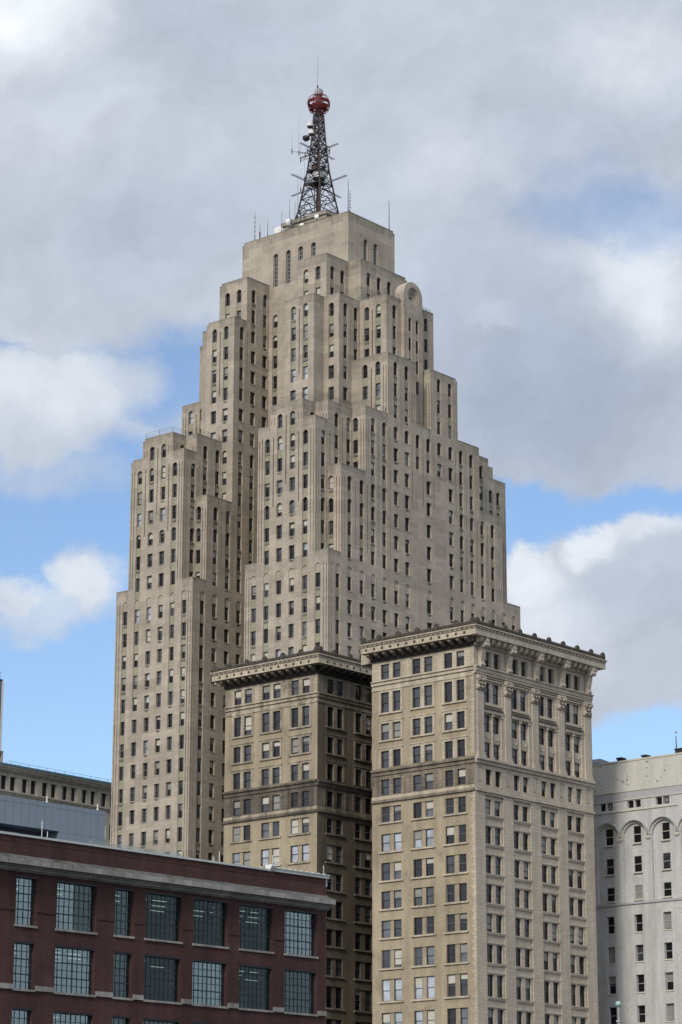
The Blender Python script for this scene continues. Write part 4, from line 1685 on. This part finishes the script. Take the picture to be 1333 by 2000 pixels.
# big scroll consoles between the attic windows
for (p0, p1) in PIL:
    pm = (p0 + p1) / 2 + .05
    mb = MB(FF)
    pr = [(-.2, 68.25), (-1.3, 68.25), (-1.32, 67.75), (-1.2, 67.6), (-.95, 67.55), (-.78, 67.2), (-.72, 66.6), (-.58, 66.0), (-.46, 65.5), (-.5, 65.15), (-.4, 64.92), (-.1, 64.9), (-.05, 66), (-.05, 68.2)]
    fr_.prism(mb, pr, pm - .34, pm + .34, G)
    mb.bar(fr_.pos(pm - .44, -.98, 67.42), fr_.pos(pm + .44, -.98, 67.42), .34, G, 14)
    mb.bar(fr_.pos(pm - .38, -.42, 65.12), fr_.pos(pm + .38, -.42, 65.12), .22, G, 12)
    mb.build('bracket', ford)
# roof and the court-side parapet return
rf = MB(FF)
rf.box(FU + .3, FR, FV, FB, 69.3, 69.45, 'roof')
rf.box(FU + .3, FR, LV0, LV1, 69.3, 69.45, 'roof')
rf.build('roof', ford)
pp = MB(FF)
pp.box(FU + 1.0, FU + 13, FB + .66, FB + 2.6, 67.6, 69.15, 'cream')
pp.box(FU + .8, FU + 13, FB + .67, FB + 2.8, 69.15, 69.55, 'crest')
pp.build('parapet', ford)
# lead pipe box on the corner of the street front

# ================================================================== red brick loft building
FRD = Frame(0.7643247, 123.8, 120)
red = empty('brick_building', FRD, 123.8, 120)
tag(red, 'dark red brick loft building with large multi-paned steel windows and a grey stone cornice', 'building')
rw = MB(FRD)
RV, RE = 120.0, 123.8
occ_box(FRD, 60, RE, RV, RV + 22, ZB, 22.8)
w = Wall('v', RV)
w.region(84, RE, ZB, 22.8, 'redbrick')
REDW = [(89.2, 92.3), (93.6, 95.2), (97.60, 99.15), (100.73, 103.84), (105.34, 106.84), (107.84, 110.86), (111.88, 114.85), (115.91, 118.86), (119.98, 122.95)]
REDR = [(20.40, 17.62), (16.55, 13.9), (12.7, 9.9), (8.9, 6.1)]
KIND = {}
for n, (zt, zb) in enumerate(REDR):
    for i, (a, b) in enumerate(REDW):
        w.feat(a, b, zb, zt, .30, 'HOLE')
        w.feat(a - .06, b + .06, zt, zt + .10, .03, 'steel')
        w.feat(a - .08, b + .08, zb - .13, zb, -.10, 'redstone')
    for (a, b), (c, d) in zip(REDW, REDW[1:]):
        if n == 0:
            w.feat(b + .06, c - .06, 18.42, 18.47, -.05, 'redbrick')
        if n == 1:
            w.feat(b + .10, c - .10, 13.84, 14.14, -.12, 'redstone')
w.feat(122.95 + .1, RE, 13.84, 14.14, -.12, 'redstone')
w.feat(84, RE, 22.4, 22.46, .02, 'redbrick')
w.build(rw)
rw.poly([(RE, RV, ZB), (RE, RV + 22, ZB), (RE, RV + 22, 22.8), (RE, RV, 22.8)], 'redbrick')
rw.poly([(84, RV + 22, ZB), (RE, RV + 22, ZB), (RE, RV + 22, 22.8), (84, RV + 22, 22.8)], 'redbrick')
rw.build('wall', red)
rr2 = MB(FRD)
rr2.box(84, RE - .3, RV + .35, RV + 22, 22.2, 22.4, 'roof')
rr2.build('roof', red)
# windows: steel grids
panes_wide = 8
GT = {}


def pane_mat(name, ior, tint, rough=.02):
    """see-through window glass: tinted, with a mirror sheen that grows towards grazing"""
    m = bpy.data.materials.new(name)
    m.use_nodes = True
    nt = m.node_tree
    nt.nodes.clear()
    o = nt.nodes.new('ShaderNodeOutputMaterial')
    mx = nt.nodes.new('ShaderNodeMixShader')
    tr = nt.nodes.new('ShaderNodeBsdfTransparent')
    tr.inputs[0].default_value = (*tint, 1)
    gs = nt.nodes.new('ShaderNodeBsdfGlossy')
    gs.inputs['Roughness'].default_value = rough
    gs.inputs[0].default_value = (.74, .94, .95, 1)
    fr = nt.nodes.new('ShaderNodeFresnel')
    fr.inputs[0].default_value = ior
    t = nt.nodes.new('ShaderNodeTexCoord')
    n = nnoise(nt, t.outputs['Object'], .8, 3, .5)
    bp = nt.nodes.new('ShaderNodeBump')
    bp.inputs['Strength'].default_value = .12
    bp.inputs['Distance'].default_value = .3
    nt.links.new(n, bp.inputs['Height'])
    for q in (gs, fr):
        nt.links.new(bp.outputs[0], q.inputs['Normal'])
    nt.links.new(fr.outputs[0], mx.inputs[0])
    nt.links.new(tr.outputs[0], mx.inputs[1])
    nt.links.new(gs.outputs[0], mx.inputs[2])
    nt.links.new(mx.outputs[0], o.inputs[0])
    M[name] = m


pane_mat('pane_dark', 1.6, (.42, .55, .52))
pane_mat('pane_mid', 2.0, (.5, .62, .6))
pane_mat('pane_bright', 3.4, (.6, .7, .7))
M['room'] = plain('dim_plaster', (.16, .18, .165), .9, 0, .25, .6)
M['roomfloor'] = plain('dim_floor', (.07, .07, .065), .9)
M['shade2'] = plain('drawn_shade', (.42, .46, .43), .8, 0, .12, .5)
tube = bpy.data.materials.new('lit_tube')
tube.use_nodes = True
tube.node_tree.nodes['Principled BSDF'].inputs['Emission Color'].default_value = (.9, 1, .92, 1)
tube.node_tree.nodes['Principled BSDF'].inputs['Emission Strength'].default_value = .55
M['tube'] = tube
for n, (zt, zb) in enumerate(REDR[:3]):
    for i, (a, b) in enumerate(REDW):
        if i == 1:
            continue
        narrow = b - a < 2
        nc = 4 if narrow else 8
        mb = MB(FRD)
        key = (n, i)
        base = {2: 'pane_bright', 3: 'pane_mid', 4: 'pane_mid', 8: 'pane_bright'}.get(i, 'pane_dark')
        if key in ((1, 3), (2, 2), (2, 3), (1, 2), (1, 6)):
            base = 'pane_bright'
        if key in ((1, 8), (1, 4), (2, 5)):
            base = 'pane_mid'
        zs = [zb + (zt - zb) * k / 6 for k in range(7)]
        for c in range(nc):
            x0, x1 = a + (b - a) * c / nc, a + (b - a) * (c + 1) / nc
            for r in range(6):
                m_ = base
                if key == (0, 3) and c < 4:
                    m_ = 'pane_bright'
                jit, j2 = rnd.gauss(0, .0014), rnd.gauss(0, .0014)
                mb.poly([w.pos(x0, .27 + jit, zs[r]), w.pos(x1, .27 - jit + j2, zs[r]), w.pos(x1, .27 - jit, zs[r + 1]), w.pos(x0, .27 + jit - j2, zs[r + 1])], m_)
        for c in range(nc + 1):
            x = a + (b - a) * c / nc
            t = .016
            if c in (0, nc) or (not narrow and c == 4 and i in (3, 6, 8)):
                t = .036
            w.bx(mb, x - t, x + t, .242, .262, zb, zt, 'steel')
        for r in range(7):
            t = .017 if r in (1, 3, 5) else .034
            w.bx(mb, a, b, .225, .262, zs[r] - t, zs[r] + t, 'steel')
        o = mb.build('window', red)
        # pale inner jamb, and shades drawn to different heights
        sh = MB(FRD)
        w.bx(sh, b - .02, b + .03, .32, 1.3, zb + .02, zt - .02, 'shade2')
        sh.build('jamb', o)
        if base == 'pane_bright' and i in (6, 8) or key in ((2, 4), (1, 6), (1, 4)):
            sh = MB(FRD)
            for k in range(2):
                hh = rnd.choice([.9, 1.6, 2.3, 2.6])
                w.bx(sh, a + .08 + k * (b - a) / 2, a + (k + 1) * (b - a) / 2 - .06, .44, .45, zt - hh, zt - .04, 'shade')
            sh.build('blind', o)
# the dim floors seen through the glass
ri = MB(FRD)
for n, (zt, zb) in enumerate(REDR[:3]):
    z0, z1 = zb - .55, zt + .12
    ri.poly([w.pos(85, 8, z0), w.pos(RE - .3, 8, z0), w.pos(RE - .3, 8, z1), w.pos(85, 8, z1)], 'room')
    ri.poly([w.pos(85, .32, z0), w.pos(RE - .3, .32, z0), w.pos(RE - .3, 8, z0), w.pos(85, 8, z0)], 'roomfloor')
    ri.poly([w.pos(85, .32, z1), w.pos(RE - .3, .32, z1), w.pos(RE - .3, 8, z1), w.pos(85, 8, z1)], 'room')
    ri.poly([w.pos(RE - .3, .32, z0), w.pos(RE - .3, 8, z0), w.pos(RE - .3, 8, z1), w.pos(RE - .3, .32, z1)], 'room')
    for k in range(7):
        x = 92 + k * 4.6
        ri.box(x - .2, x + .2, RV + 4.2, RV + 4.6, z0, z1, 'room')
    for k in range(9):
        x = 88 + k * 4 + rnd.random() * 2
        h_ = rnd.uniform(.7, 1.9)
        ri.box(x, x + rnd.uniform(.5, 1.6), RV + 1.2 + rnd.random(), RV + 2.6, z0, z0 + h_, rnd.choice(['room', 'roomfloor', 'shade', 'roof']))
ri.build('interior', red)
lt = MB(FRD)
for n, (zt, zb) in enumerate(REDR[:3]):
    for row in range(3):
        for k in range(22):
            x = 86 + k * 1.72
            if rnd.random() < .75:
                lt.box(x, x + 1.15, RV + 1.8 + row * 2.0, RV + 1.87 + row * 2.0, zt - .12, zt - .08, 'tube')
tag(lt.build('ceiling_lights', red), kind='stuff')
# cornice
cn = MB(FRD)
for (z0, z1, d) in ((20.72, 20.80, .12), (20.80, 20.95, .35), (20.95, 21.04, .55), (21.04, 21.36, .78), (21.36, 21.44, .62), (21.44, 21.54, .40), (21.54, 21.66, .15)):
    w.bx(cn, 84, RE + d * .18, -d, .0, z0, z1, 'ledge' if z0 > 21.3 else 'redstone')
w.prism(cn, [(-.13, 20.70), (-.55, 21.0), (-.55, 21.04), (0, 21.04), (0, 20.70)], 84.0, RE + .1, 'redstone')
cn.build('cornice', red)
cp_ = MB(FRD)
w.bx(cp_, 84, 118.4, -.10, .45, 22.80, 22.93, 'coping')
w.bx(cp_, 118.9, RE + .16, -.16, .5, 22.80, 22.98, 'coping')
w.bx(cp_, 118.9, RE + .16, -.22, .56, 22.98, 23.05, 'coping')
w.bx(cp_, RE, RE + .12, 0, 22, 22.3, 22.85, 'coping')
for k in range(9):
    w.bx(cp_, 119.3 + k * .53, 119.4 + k * .53, -.1, .4, 23.05, 23.12, 'dish')
cp_.build('coping', red)
hp = MB(FRD)
w.prism(hp, [(-.3, 23.22), (.3, 23.22), (.3, 22.98), (-.1, 22.85), (-.3, 23.1)], 118.45, 118.88, 'dish')
hp.build('rain_hopper', red)
gr = MB(FRD)
M['clear'] = glass('clear_guard_glass', (.3, .36, .35), 1.3, .1, .01)
nt_ = M['clear'].node_tree
nt_.nodes['Principled BSDF'].inputs['Alpha'].default_value = .32
for k in range(7):
    w.bx(gr, 104.0 + k * 1.1, 105.06 + k * 1.1, 1.0, 1.02, 22.6, 23.35, 'clear')
gr.build('glass_guard', red)
for (px, y0, h, lab) in ((82, 1632, 1.05, 'tallest thin white pole on the red brick roof, before the panelled block'),
                         (93, 1634, .45, 'short white pole beside the tallest one on the red brick roof edge'),
                         (418, 1683, .35, 'short white pole of the close pair on the red brick roof edge'),
                         (428.5, 1684, .75, 'taller white pole of the close pair on the red brick roof edge'),
                         (533, 1696, 1.0, 'thin white pole by the bright rain hopper on the red brick roof'),
                         (632.5, 1709, .8, 'thin white pole at the right corner of the red brick roof')):
    d = FW + RGT * ((px - 666.5) / F) + UPV * ((1000 - y0) / F)
    t = (RV + .7) / d.dot(FRD.B)
    u = d.dot(FRD.A) * t
    mb = MB(FRD, (u, RV + .7, 22.4))
    mb.bar((u, RV + .7, 22.4), (u, RV + .7, 23.0 + h), .022, 'pole', 6)
    mb.bar((u, RV + .7, 22.4), (u, RV + .7, 22.7), .05, 'pole', 6)
    tag(mb.build('roof_pole'), lab, 'pole', 'white poles on the red brick roof')
# ================================================================== blue-grey panelled block behind it
FPN = Frame(0.7643247, 130.44, 150)
pan = empty('panel_block', FPN, 130.44, 150)
tag(pan, 'low building clad in flat blue-grey metal panels behind the red brick roof', 'building')
pm_ = MB(FPN)
pw_ = Wall('v', 150.0)
pw_.region(110, 130.44, ZB, 31.33, 'panel')
x = 120.7
for k in range(-14, 14):
    a = x + k * .755
    if 110 < a < 130.3:
        pw_.feat(a - .012, a + .012, 20, 31.33, .04, 'panelseam')
pw_.feat(110, 130.44, 30.97, 30.99, .03, 'panelseam')
pw_.feat(125.9, 130.44, 29.20, 29.215, .03, 'panelseam')
pw_.feat(110, 125.88, 25.0, 29.28, 1.6, 'panelseam')
pw_.build(pm_)
pm_.poly([(130.44, 150, ZB), (130.44, 165, ZB), (130.44, 165, 31.33), (130.44, 150, 31.33)], 'panel')
pm_.poly([(110, 150.01, 31.33), (130.44, 150.01, 31.33), (130.44, 165, 31.33), (110, 165, 31.33)], 'roof')
pm_.build('wall', pan)
occ_box(FPN, 110, 130.44, 150, 165, ZB, 31.33)
gw = MB(FPN)
pw_.bx(gw, 110, 123.0, 1.2, 1.24, 25.0, 28.95, 'bluegl')
gw.build('window', pan)
gd = MB(FPN)
pw_.bx(gd, 123.05, 123.6, 1.3, 1.5, 25, 28.9, 'verd')
pw_.bx(gd, 124.3, 124.34, .9, .94, 25, 28.8, 'iron')
gd.build('doorway', pan)
for (px, y0, h, lab) in ((92, 1566, .32, 'stubby white post on the panelled block roof, the left of two'), (191, 1581, .32, 'stubby white post on the panelled block roof, the right of two')):
    d = FW + RGT * ((px - 666.5) / F) + UPV * ((1000 - y0) / F)
    t = 150.15 / d.dot(FPN.B)
    u = d.dot(FPN.A) * t
    mb = MB(FPN, (u, 150.15, 31.33))
    mb.bar((u, 150.15, 31.33), (u, 150.15, 31.5 + h), .05, 'pole', 6)
    mb.bar((u, 150.15, 31.33), (u, 150.15, 31.43), .10, 'pole', 6)
    tag(mb.build('roof_post'), lab, 'post', 'white posts on the panelled block')

# ================================================================== grey stone building at the left, behind
FS = Frame(0.6952949, 330, 330)
stone = empty('stone_building', FS, 330, 330)
tag(stone, 'grey limestone building with paired dark attic windows and a green copper roof edge', 'building')
sm = MB(FS)
sw = Wall('v', 330.0)
SR = 345.0
sw.region(285, SR, ZB, 77.6, 'leftstone')
wx = [(304.1, 305.39), (306.22, 307.51), (309.11, 310.32), (311.16, 312.42), (313.93, 315.16), (316.04, 317.27), (318.85, 320.06), (320.9, 322.11), (323.68, 324.87), (325.8, 326.96), (328.48, 329.83), (330.7, 331.9)]
wx = [(299.2, 300.5), (301.3, 302.6)] + wx
for (a, b) in wx:
    sw.feat(a, b, 74.25, 76.65, .5, 'HOLE')
    sw.feat(a - .12, b + .12, 76.65, 76.8, -.08, 'leftstone')
    WINS.append(('stone', sw, a, b, 74.25, 76.65, .5, dict(gl='gl_d', meet=False), None))
for i in range(0, len(wx) - 1, 2):
    b, c = wx[i + 1][1], wx[i + 2][0] if i + 2 < len(wx) else wx[i + 1][1] + 1.5
    sw.feat(b + .32, c - .32, 74.05, 76.75, -.14, 'leftstone')
    sw.feat(b + .18, b + .32, 74.05, 76.75, -.07, 'leftstone')
sw.feat(285, SR, 73.9, 74.05, -.28, 'leftstone')
sw.feat(285, SR, 73.55, 73.9, -.12, 'leftstone')
for z in (70.0, 66.2, 62.4, 58.6):
    for (a, b) in wx:
        sw.feat(a, b, z - 1.5, z + 1.2, .4, 'HOLE')
        WINS.append(('stone', sw, a, b, z - 1.5, z + 1.2, .4, dict(gl='gl_d'), None))
sw.build(sm)
for (z0, z1, d, m) in ((77.3, 77.6, .25, 'leftstone'), (77.6, 78.0, .6, 'leftstone'), (78.0, 78.35, .85, 'leftstone'), (78.35, 78.65, 1.0, 'copper')):
    sw.bx(sm, 285, SR, -d, .5, z0, z1, m)
sm.poly([(285, 330.01, 78.6), (SR, 330.01, 78.6), (SR, 345, 78.6), (285, 345, 78.6)], 'roof')
sm.poly([(SR, 330, ZB), (SR, 345, ZB), (SR, 345, 78.6), (SR, 330, 78.6)], 'leftstone')
sm.build('wall', stone)
rl = MB(FS)
x = 297.0
for z in (79.15,):
    sw.bx(rl, 304.7, SR, -.7, -.66, z - .02, z + .02, 'iron')
while x < SR:
    if x > 304.6:
        sw.bx(rl, x - .02, x + .02, -.7, -.66, 78.65, 79.15, 'iron')
    x += 2.15
rl.build('railing', stone)
ph = MB(FS)
pw2 = Wall('v', 330.2)
pw2.region(296, 304.5, 78.6, 80.9, 'leftstone')
pw2.feat(303.2, 304.15, 78.9, 80.4, .3, 'black')
pw2.feat(296, 304.5, 80.75, 80.9, -.12, 'leftstone')
pw2.build(ph)
ph.poly([(304.5, 330.2, 78.6), (304.5, 335, 78.6), (304.5, 335, 80.9), (304.5, 330.2, 80.9)], 'leftstone')
ph.poly([(296, 330.2, 80.9), (304.5, 330.2, 80.9), (304.5, 335, 80.9), (296, 335, 80.9)], 'roof')
ph.build('penthouse', stone)
occ_box(FS, 285, SR, 330, 345, ZB, 78.6)
# ================================================================== glass tower at the edge of the picture
FG = Frame(0.6952949, 349.6, 380)
gt = empty('glass_tower', FG, 349.6, 380)
tag(gt, 'slim blue glass tower with a pale corner at the left edge', 'tower')
gl_ = MB(FG)
gwl = Wall('v', 380.0)
gwl.region(330, 349.05, ZB, 107.2, 'bluegl')
for k in range(22):
    z = 105.0 - k * 2.35
    gwl.feat(330, 349.05, z - .09, z + .09, -.02, 'iron')
for a in (331, 334, 337, 340, 343, 346):
    gwl.feat(a - .05, a + .05, 40, 107.2, -.04, 'iron')
gwl.build(gl_)
gl_.poly([(330, 380, 107.2), (349.6, 380, 107.2), (349.6, 395, 107.2), (330, 395, 107.2)], 'roof')
gl_.build('curtain_wall', gt)
gc = MB(FG)
gc.box(349.05, 349.25, 379.9, 395, ZB, 107.2, 'slate')
gc.box(349.25, 349.75, 379.85, 395, ZB, 107.25, 'pole')
gc.build('corner_pier', gt)
gp = MB(FG)
gp.box(330, 349.4, 379.8, 394, 107.25, 107.5, 'slate')
gp.box(348.6, 348.85, 380, 380.3, 107.5, 109.1, 'slate')
gp.build('roof_fin', gt)
# ================================================================== white painted hotel at the right
K = .9
FWH = Frame(0.7139925, 270, 180)
wh = empty('hotel', FWH, 270, 180)
tag(wh, 'white painted brick building with arched top windows and a pale spotted parapet at right', 'building')
wmb = MB(FWH)
ww = Wall('u', 270.0)
wr = lambda a, b, c, d: (a * K, b * K, c * K, d * K)
ww.region(186 * K, 228 * K, ZB, 59.1 * K, 'white')
ww.region(186 * K, 228 * K, 59.1 * K, 60.3 * K, 'whitegrey')
ww.feat(186 * K, 228 * K, 60.22 * K, 60.3 * K, -.06, 'whitetrim')
ww.feat(186 * K, 228 * K, 59.0 * K, 59.12 * K, -.10, 'whitetrim')
ww.feat(198.3 * K, 228 * K, 57.45 * K, 57.68 * K, -.12, 'whitetrim')
ww.feat(186 * K, 228 * K, 44.42 * K, 44.75 * K, -.14, 'whitegrey')
ATT = [(199.66, 200.72, 200.89, 201.91), (204.45, 205.45, 205.65, 206.7), (209.19, 210.21, 210.39, 211.41), (213.9, 214.9, 215.1, 216.1), (194.9, 195.9, 196.1, 197.1)]
for (a, b, c, d) in ATT:
    for (x0, x1) in ((a, b), (c, d)):
        ww.feat(x0 * K, x1 * K, 57.85 * K, 58.9 * K, .35, 'HOLE')
        WINS.append(('white', ww, x0 * K, x1 * K, 57.85 * K, 58.9 * K, .35, dict(gl='black', meet=False, fm='whitetrim', fw=.03), None))
cols = [(199.95, 201.25), (204.72, 206.02), (209.45, 210.75), (214.2, 215.5), (195.2, 196.5)]
zr_ = [(51.1, 48.85), (47.05, 45.1), (42.97, 40.62), (38.8, 36.56), (34.75, 32.36), (30.56, 28.23), (26.4, 24.1), (22.2, 19.9)]
ARC = [(198.55, 203.09), (203.33, 207.88), (207.96, 212.4), (212.6, 217.1), (193.8, 198.3)]
for (a, b) in ARC:
    ww.feat((a + .35) * K, (b - .35) * K, 44.76 * K, 55.72 * K, .26, 'white')
    ww.arches.append(((a + .35) * K, (b - .35) * K, 55.72 * K, 0, .26, 'white'))
for i, (a, b) in enumerate(cols):
    ww.feat(a * K, b * K, 52.95 * K, 55.3 * K, .42, 'HOLE')
    ww.feat((a - .1) * K, (b + .1) * K, 52.75 * K, 52.95 * K, .04, 'whitetrim')
    WINS.append(('white', ww, a * K, b * K, 52.95 * K, 55.3 * K, .42, dict(gl='black', fm='whitetrim', fw=.04), None))
    ww.arches.append((a * K, b * K, 55.3 * K, .14, .42, 'white')) if False else None
    for n, (zt, zb) in enumerate(zr_):
        d0 = .0
        ww.feat(a * K, b * K, zb * K, zt * K, .40, 'HOLE')
        ww.feat((a - .12) * K, (b + .12) * K, (zb - .18) * K, zb * K, (.04 if n < 2 else -.08), 'whitetrim')
        q = rnd.random()
        gl = 'black' if q < .45 else ('gl_d' if q < .7 else 'gl_m')
        bl = (rnd.choice([.8, 1.0, 1.9]), 'blindg') if rnd.random() < .3 else None
        WINS.append(('white', ww, a * K, b * K, zb * K, zt * K, .40, dict(gl=gl, fm='whitegrey', fw=.05), bl))
ww.build(wmb)
for ve in (186 * K, 228 * K):
    wmb.poly([(270, ve, ZB), (284, ve, ZB), (284, ve, 64.7 * K), (270.6, ve, 64.7 * K), (270, ve, 60.3 * K)], 'white')
wmb.poly([(284, 186 * K, ZB), (284, 228 * K, ZB), (284, 228 * K, 64.7 * K), (284, 186 * K, 64.7 * K)], 'white')
wmb.build('wall', wh)
for (a, b) in ARC:
    mb = MB(FWH)
    cx, r1, r0 = (a + b) / 2 * K, (b - a) / 2 * K, (b - a - .62) / 2 * K
    zc = 53.85 * K
    N = 24
    for (ra, rb, d) in ((r0, r0 + .16, -.06), (r0 + .16, r1 - .09, -.18), (r1 - .09, r1 + .03, -.34)):
        for k in range(N):
            t0, t1 = math.pi * k / N, math.pi * (k + 1) / N
            P = lambda r, t, dd: ww.pos(cx + r * math.cos(t), dd, zc + r * math.sin(t))
            mt = 'whitetrim' if d > -.2 else 'whitegrey'
            mb.poly([P(ra, t0, d), P(rb, t0, d), P(rb, t1, d), P(ra, t1, d)], mt)
            mb.poly([P(rb, t0, d), P(rb, t1, d), P(rb, t1, .02), P(rb, t0, .02)], mt)
            mb.poly([P(ra, t0, d), P(ra, t1, d), P(ra, t1, .15), P(ra, t0, .15)], mt)
    mb.build('archivolt', wh)
    mb = MB(FWH)
    ww.bx(mb, (a - .38) * K, (a + .42) * K, -.2, .02, 53.4 * K, 53.76 * K, 'whitetrim')
    ww.bx(mb, (a - .28) * K, (a + .32) * K, -.12, .02, 53.25 * K, 53.4 * K, 'whitetrim')
    mb.build('impost', wh)
for (a, b, c, d) in ATT[::2]:
    mb = MB(FWH)
    x0, x1, z0, z1 = a * K + .03, b * K - .03, 57.85 * K + .03, 58.9 * K - .03
    for p, q in (((x0, z0), (x1, z1)), ((x0, z1), (x1, z0)), (((x0 + x1) / 2, z0), ((x0 + x1) / 2, z1)), ((x0, (z0 + z1) / 2), (x1, (z0 + z1) / 2))):
        mb.bar(ww.pos(p[0], .18, p[1]), ww.pos(q[0], .18, q[1]), .035, 'whitegrey', 4)
    mb.build('grille', wh)
par = MB(FWH)
par.poly([(269.95, 186 * K, 60.3 * K), (269.95, 228 * K, 60.3 * K), (270.6, 228 * K, 64.7 * K), (270.6, 186 * K, 64.7 * K)], 'palewall')
par.poly([(270.6, 186 * K, 64.7 * K), (270.6, 228 * K, 64.7 * K), (284, 228 * K, 64.7 * K), (284, 186 * K, 64.7 * K)], 'roof')
ww.bx(par, 186 * K, 228 * K, .52, .9, 64.62 * K, 64.85 * K, 'whitetrim')
par.build('parapet', wh)
occ_box(FWH, 270, 284, 186 * K, 228 * K, ZB, 64.7 * K)


def on_pix(px, py, fr, u):
    d = FW + RGT * ((px - 666.5) / F) + UPV * ((1000 - py) / F)
    t = u / d.dot(fr.A)
    return d.dot(fr.B) * t, d.z * t


for (xa, xb, yb, hh, lab) in ((1203.5, 1214.5, 1487, .45, 'small black roof vent on the white building, the left of two'), (1252, 1262.5, 1481, .4, 'small black roof vent on the white building, the right of two')):
    v1, z0 = on_pix(xa, yb, FWH, 272)
    v0, _ = on_pix(xb, yb, FWH, 272)
    mb = MB(FWH, (272, v0, 64.7 * K))
    mb.box(272.1, 273, v0 + .1, v1 - .1, 64.7 * K, z0 + hh * .6, 'iron')
    mb.box(272, 273.1, v0, v1, z0 + hh * .6, z0 + hh, 'iron')
    tag(mb.build('roof_vent'), lab, 'vent', 'black vents on the white building roof')
v1, z0 = on_pix(1319, 1470, FWH, 272.5)
mb = MB(FWH, (272.5, v1 - 3, 64.7 * K))
mb.box(272.5, 275, v1 - 3, v1, 64.7 * K, z0 + .35, 'iron')
mb.box(272.42, 275.08, v1 - 3.08, v1 + .08, z0 + .35, z0 + .5, 'slate')
tag(mb.build('roof_hatch'), 'black flat-topped box on the white building roof at the right edge', 'roof box')
vv, zz = on_pix(1321.5, 1463, FWH, 272.8)
_, zt = on_pix(1320.5, 1430, FWH, 272.8)
mst = empty('ball_mast', FWH, 272.8, vv, z0 + .5)
tag(mst, 'thin dark mast with a grey ball finial standing on the black roof box', 'mast')
mb = MB(FWH, (272.8, vv, z0 + .5))
mb.bar((272.8, vv, z0 + .5), (272.8, vv, zt - .55), .075, 'iron', 6, .055)
mb.bar((272.8, vv, zt - .55), (272.8, vv, zt - .1), .02, 'greyp', 5)
mb.build('pole', mst)
mb = MB(FWH, (272.8, vv, z0 + .5))
mb.sphere((272.8, vv, zt), .15, 'greyp', 12, 8)
mb.build('ball', mst, True)
# dark hipped roof glimpsed between the two buildings
v1, z0 = on_pix(1150, 1493, FWH, 290)
v0, _ = on_pix(1169, 1493, FWH, 290)
_, zt = on_pix(1158, 1481, FWH, 290)
hr = empty('background_house', FWH, 290, v0, -CAMZ)
tag(hr, 'building with a dark hipped roof, glimpsed just above the white building', 'building')
mb = MB(FWH, (290, v0, -CAMZ))
mb.box(291, 299, v0 + .6, v1 + 8, -CAMZ, z0 + .05, 'tanbrick')
mb.build('wall', hr)
mb = MB(FWH, (290, v0, -CAMZ))
a, b, c, d = (290, v0, z0), (300, v0, z0), (300, v1 + 9, z0), (290, v1 + 9, z0)
r0, r1 = (295, v0 + 3.2, zt + .9), (295, v1 + 5, zt + .9)
for q in ([a, b, r0], [b, c, r1, r0], [c, d, r1], [d, a, r0, r1], [a, b, c, d]):
    mb.poly(q, 'slate')
mb.build('roof', hr)
# ------------------------------------------------------------------ ball-topped pole in front of the white building
d = FW + RGT * ((1208.2 - 666.5) / F) + UPV * ((1000 - 1961) / F)
t = 112 / d.y
p = d * t
FPole = Frame(0.7139925, p.dot(FF.A), p.dot(FF.B))
pu, pv, pz = p.dot(FF.A), p.dot(FF.B), p.z
pl = empty('flagpole', FPole, pu, pv)
tag(pl, 'pale metal pole topped by a pale green ball, in front of the white building', 'pole')
mb = MB(FPole)
mb.bar((pu, pv, -CAMZ), (pu, pv, pz - .72), .085, 'greyp', 10, .05)
mb.bar((pu, pv, pz - .72), (pu, pv, pz - .1), .035, 'greyp', 8)
mb.build('shaft', pl)
mb = MB(FPole)
mb.sphere((pu, pv, pz), .128, 'verd', 16, 12)
mb.build('ball', pl, True)
mb = MB(FPole)
mb.box(pu - .08, pu + .08, pv - .08, pv + .08, pz - .75, pz - .68, 'greyp')
mb.bar((pu + .06, pv - .03, pz - .75), (pu + .06, pv - .03, pz - 6), .014, 'pole', 5)
mb.build('truck', pl)

# ------------------------------------------------------------------ windows
OB = BVHTree.FromPolygons(OCC_V, OCC_F)
emit_windows('tower', tower, FT, OB)
emit_windows('ford', ford, FF, OB)
emit_windows('stone', stone, FS, OB)
emit_windows('white', wh, FWH, OB)
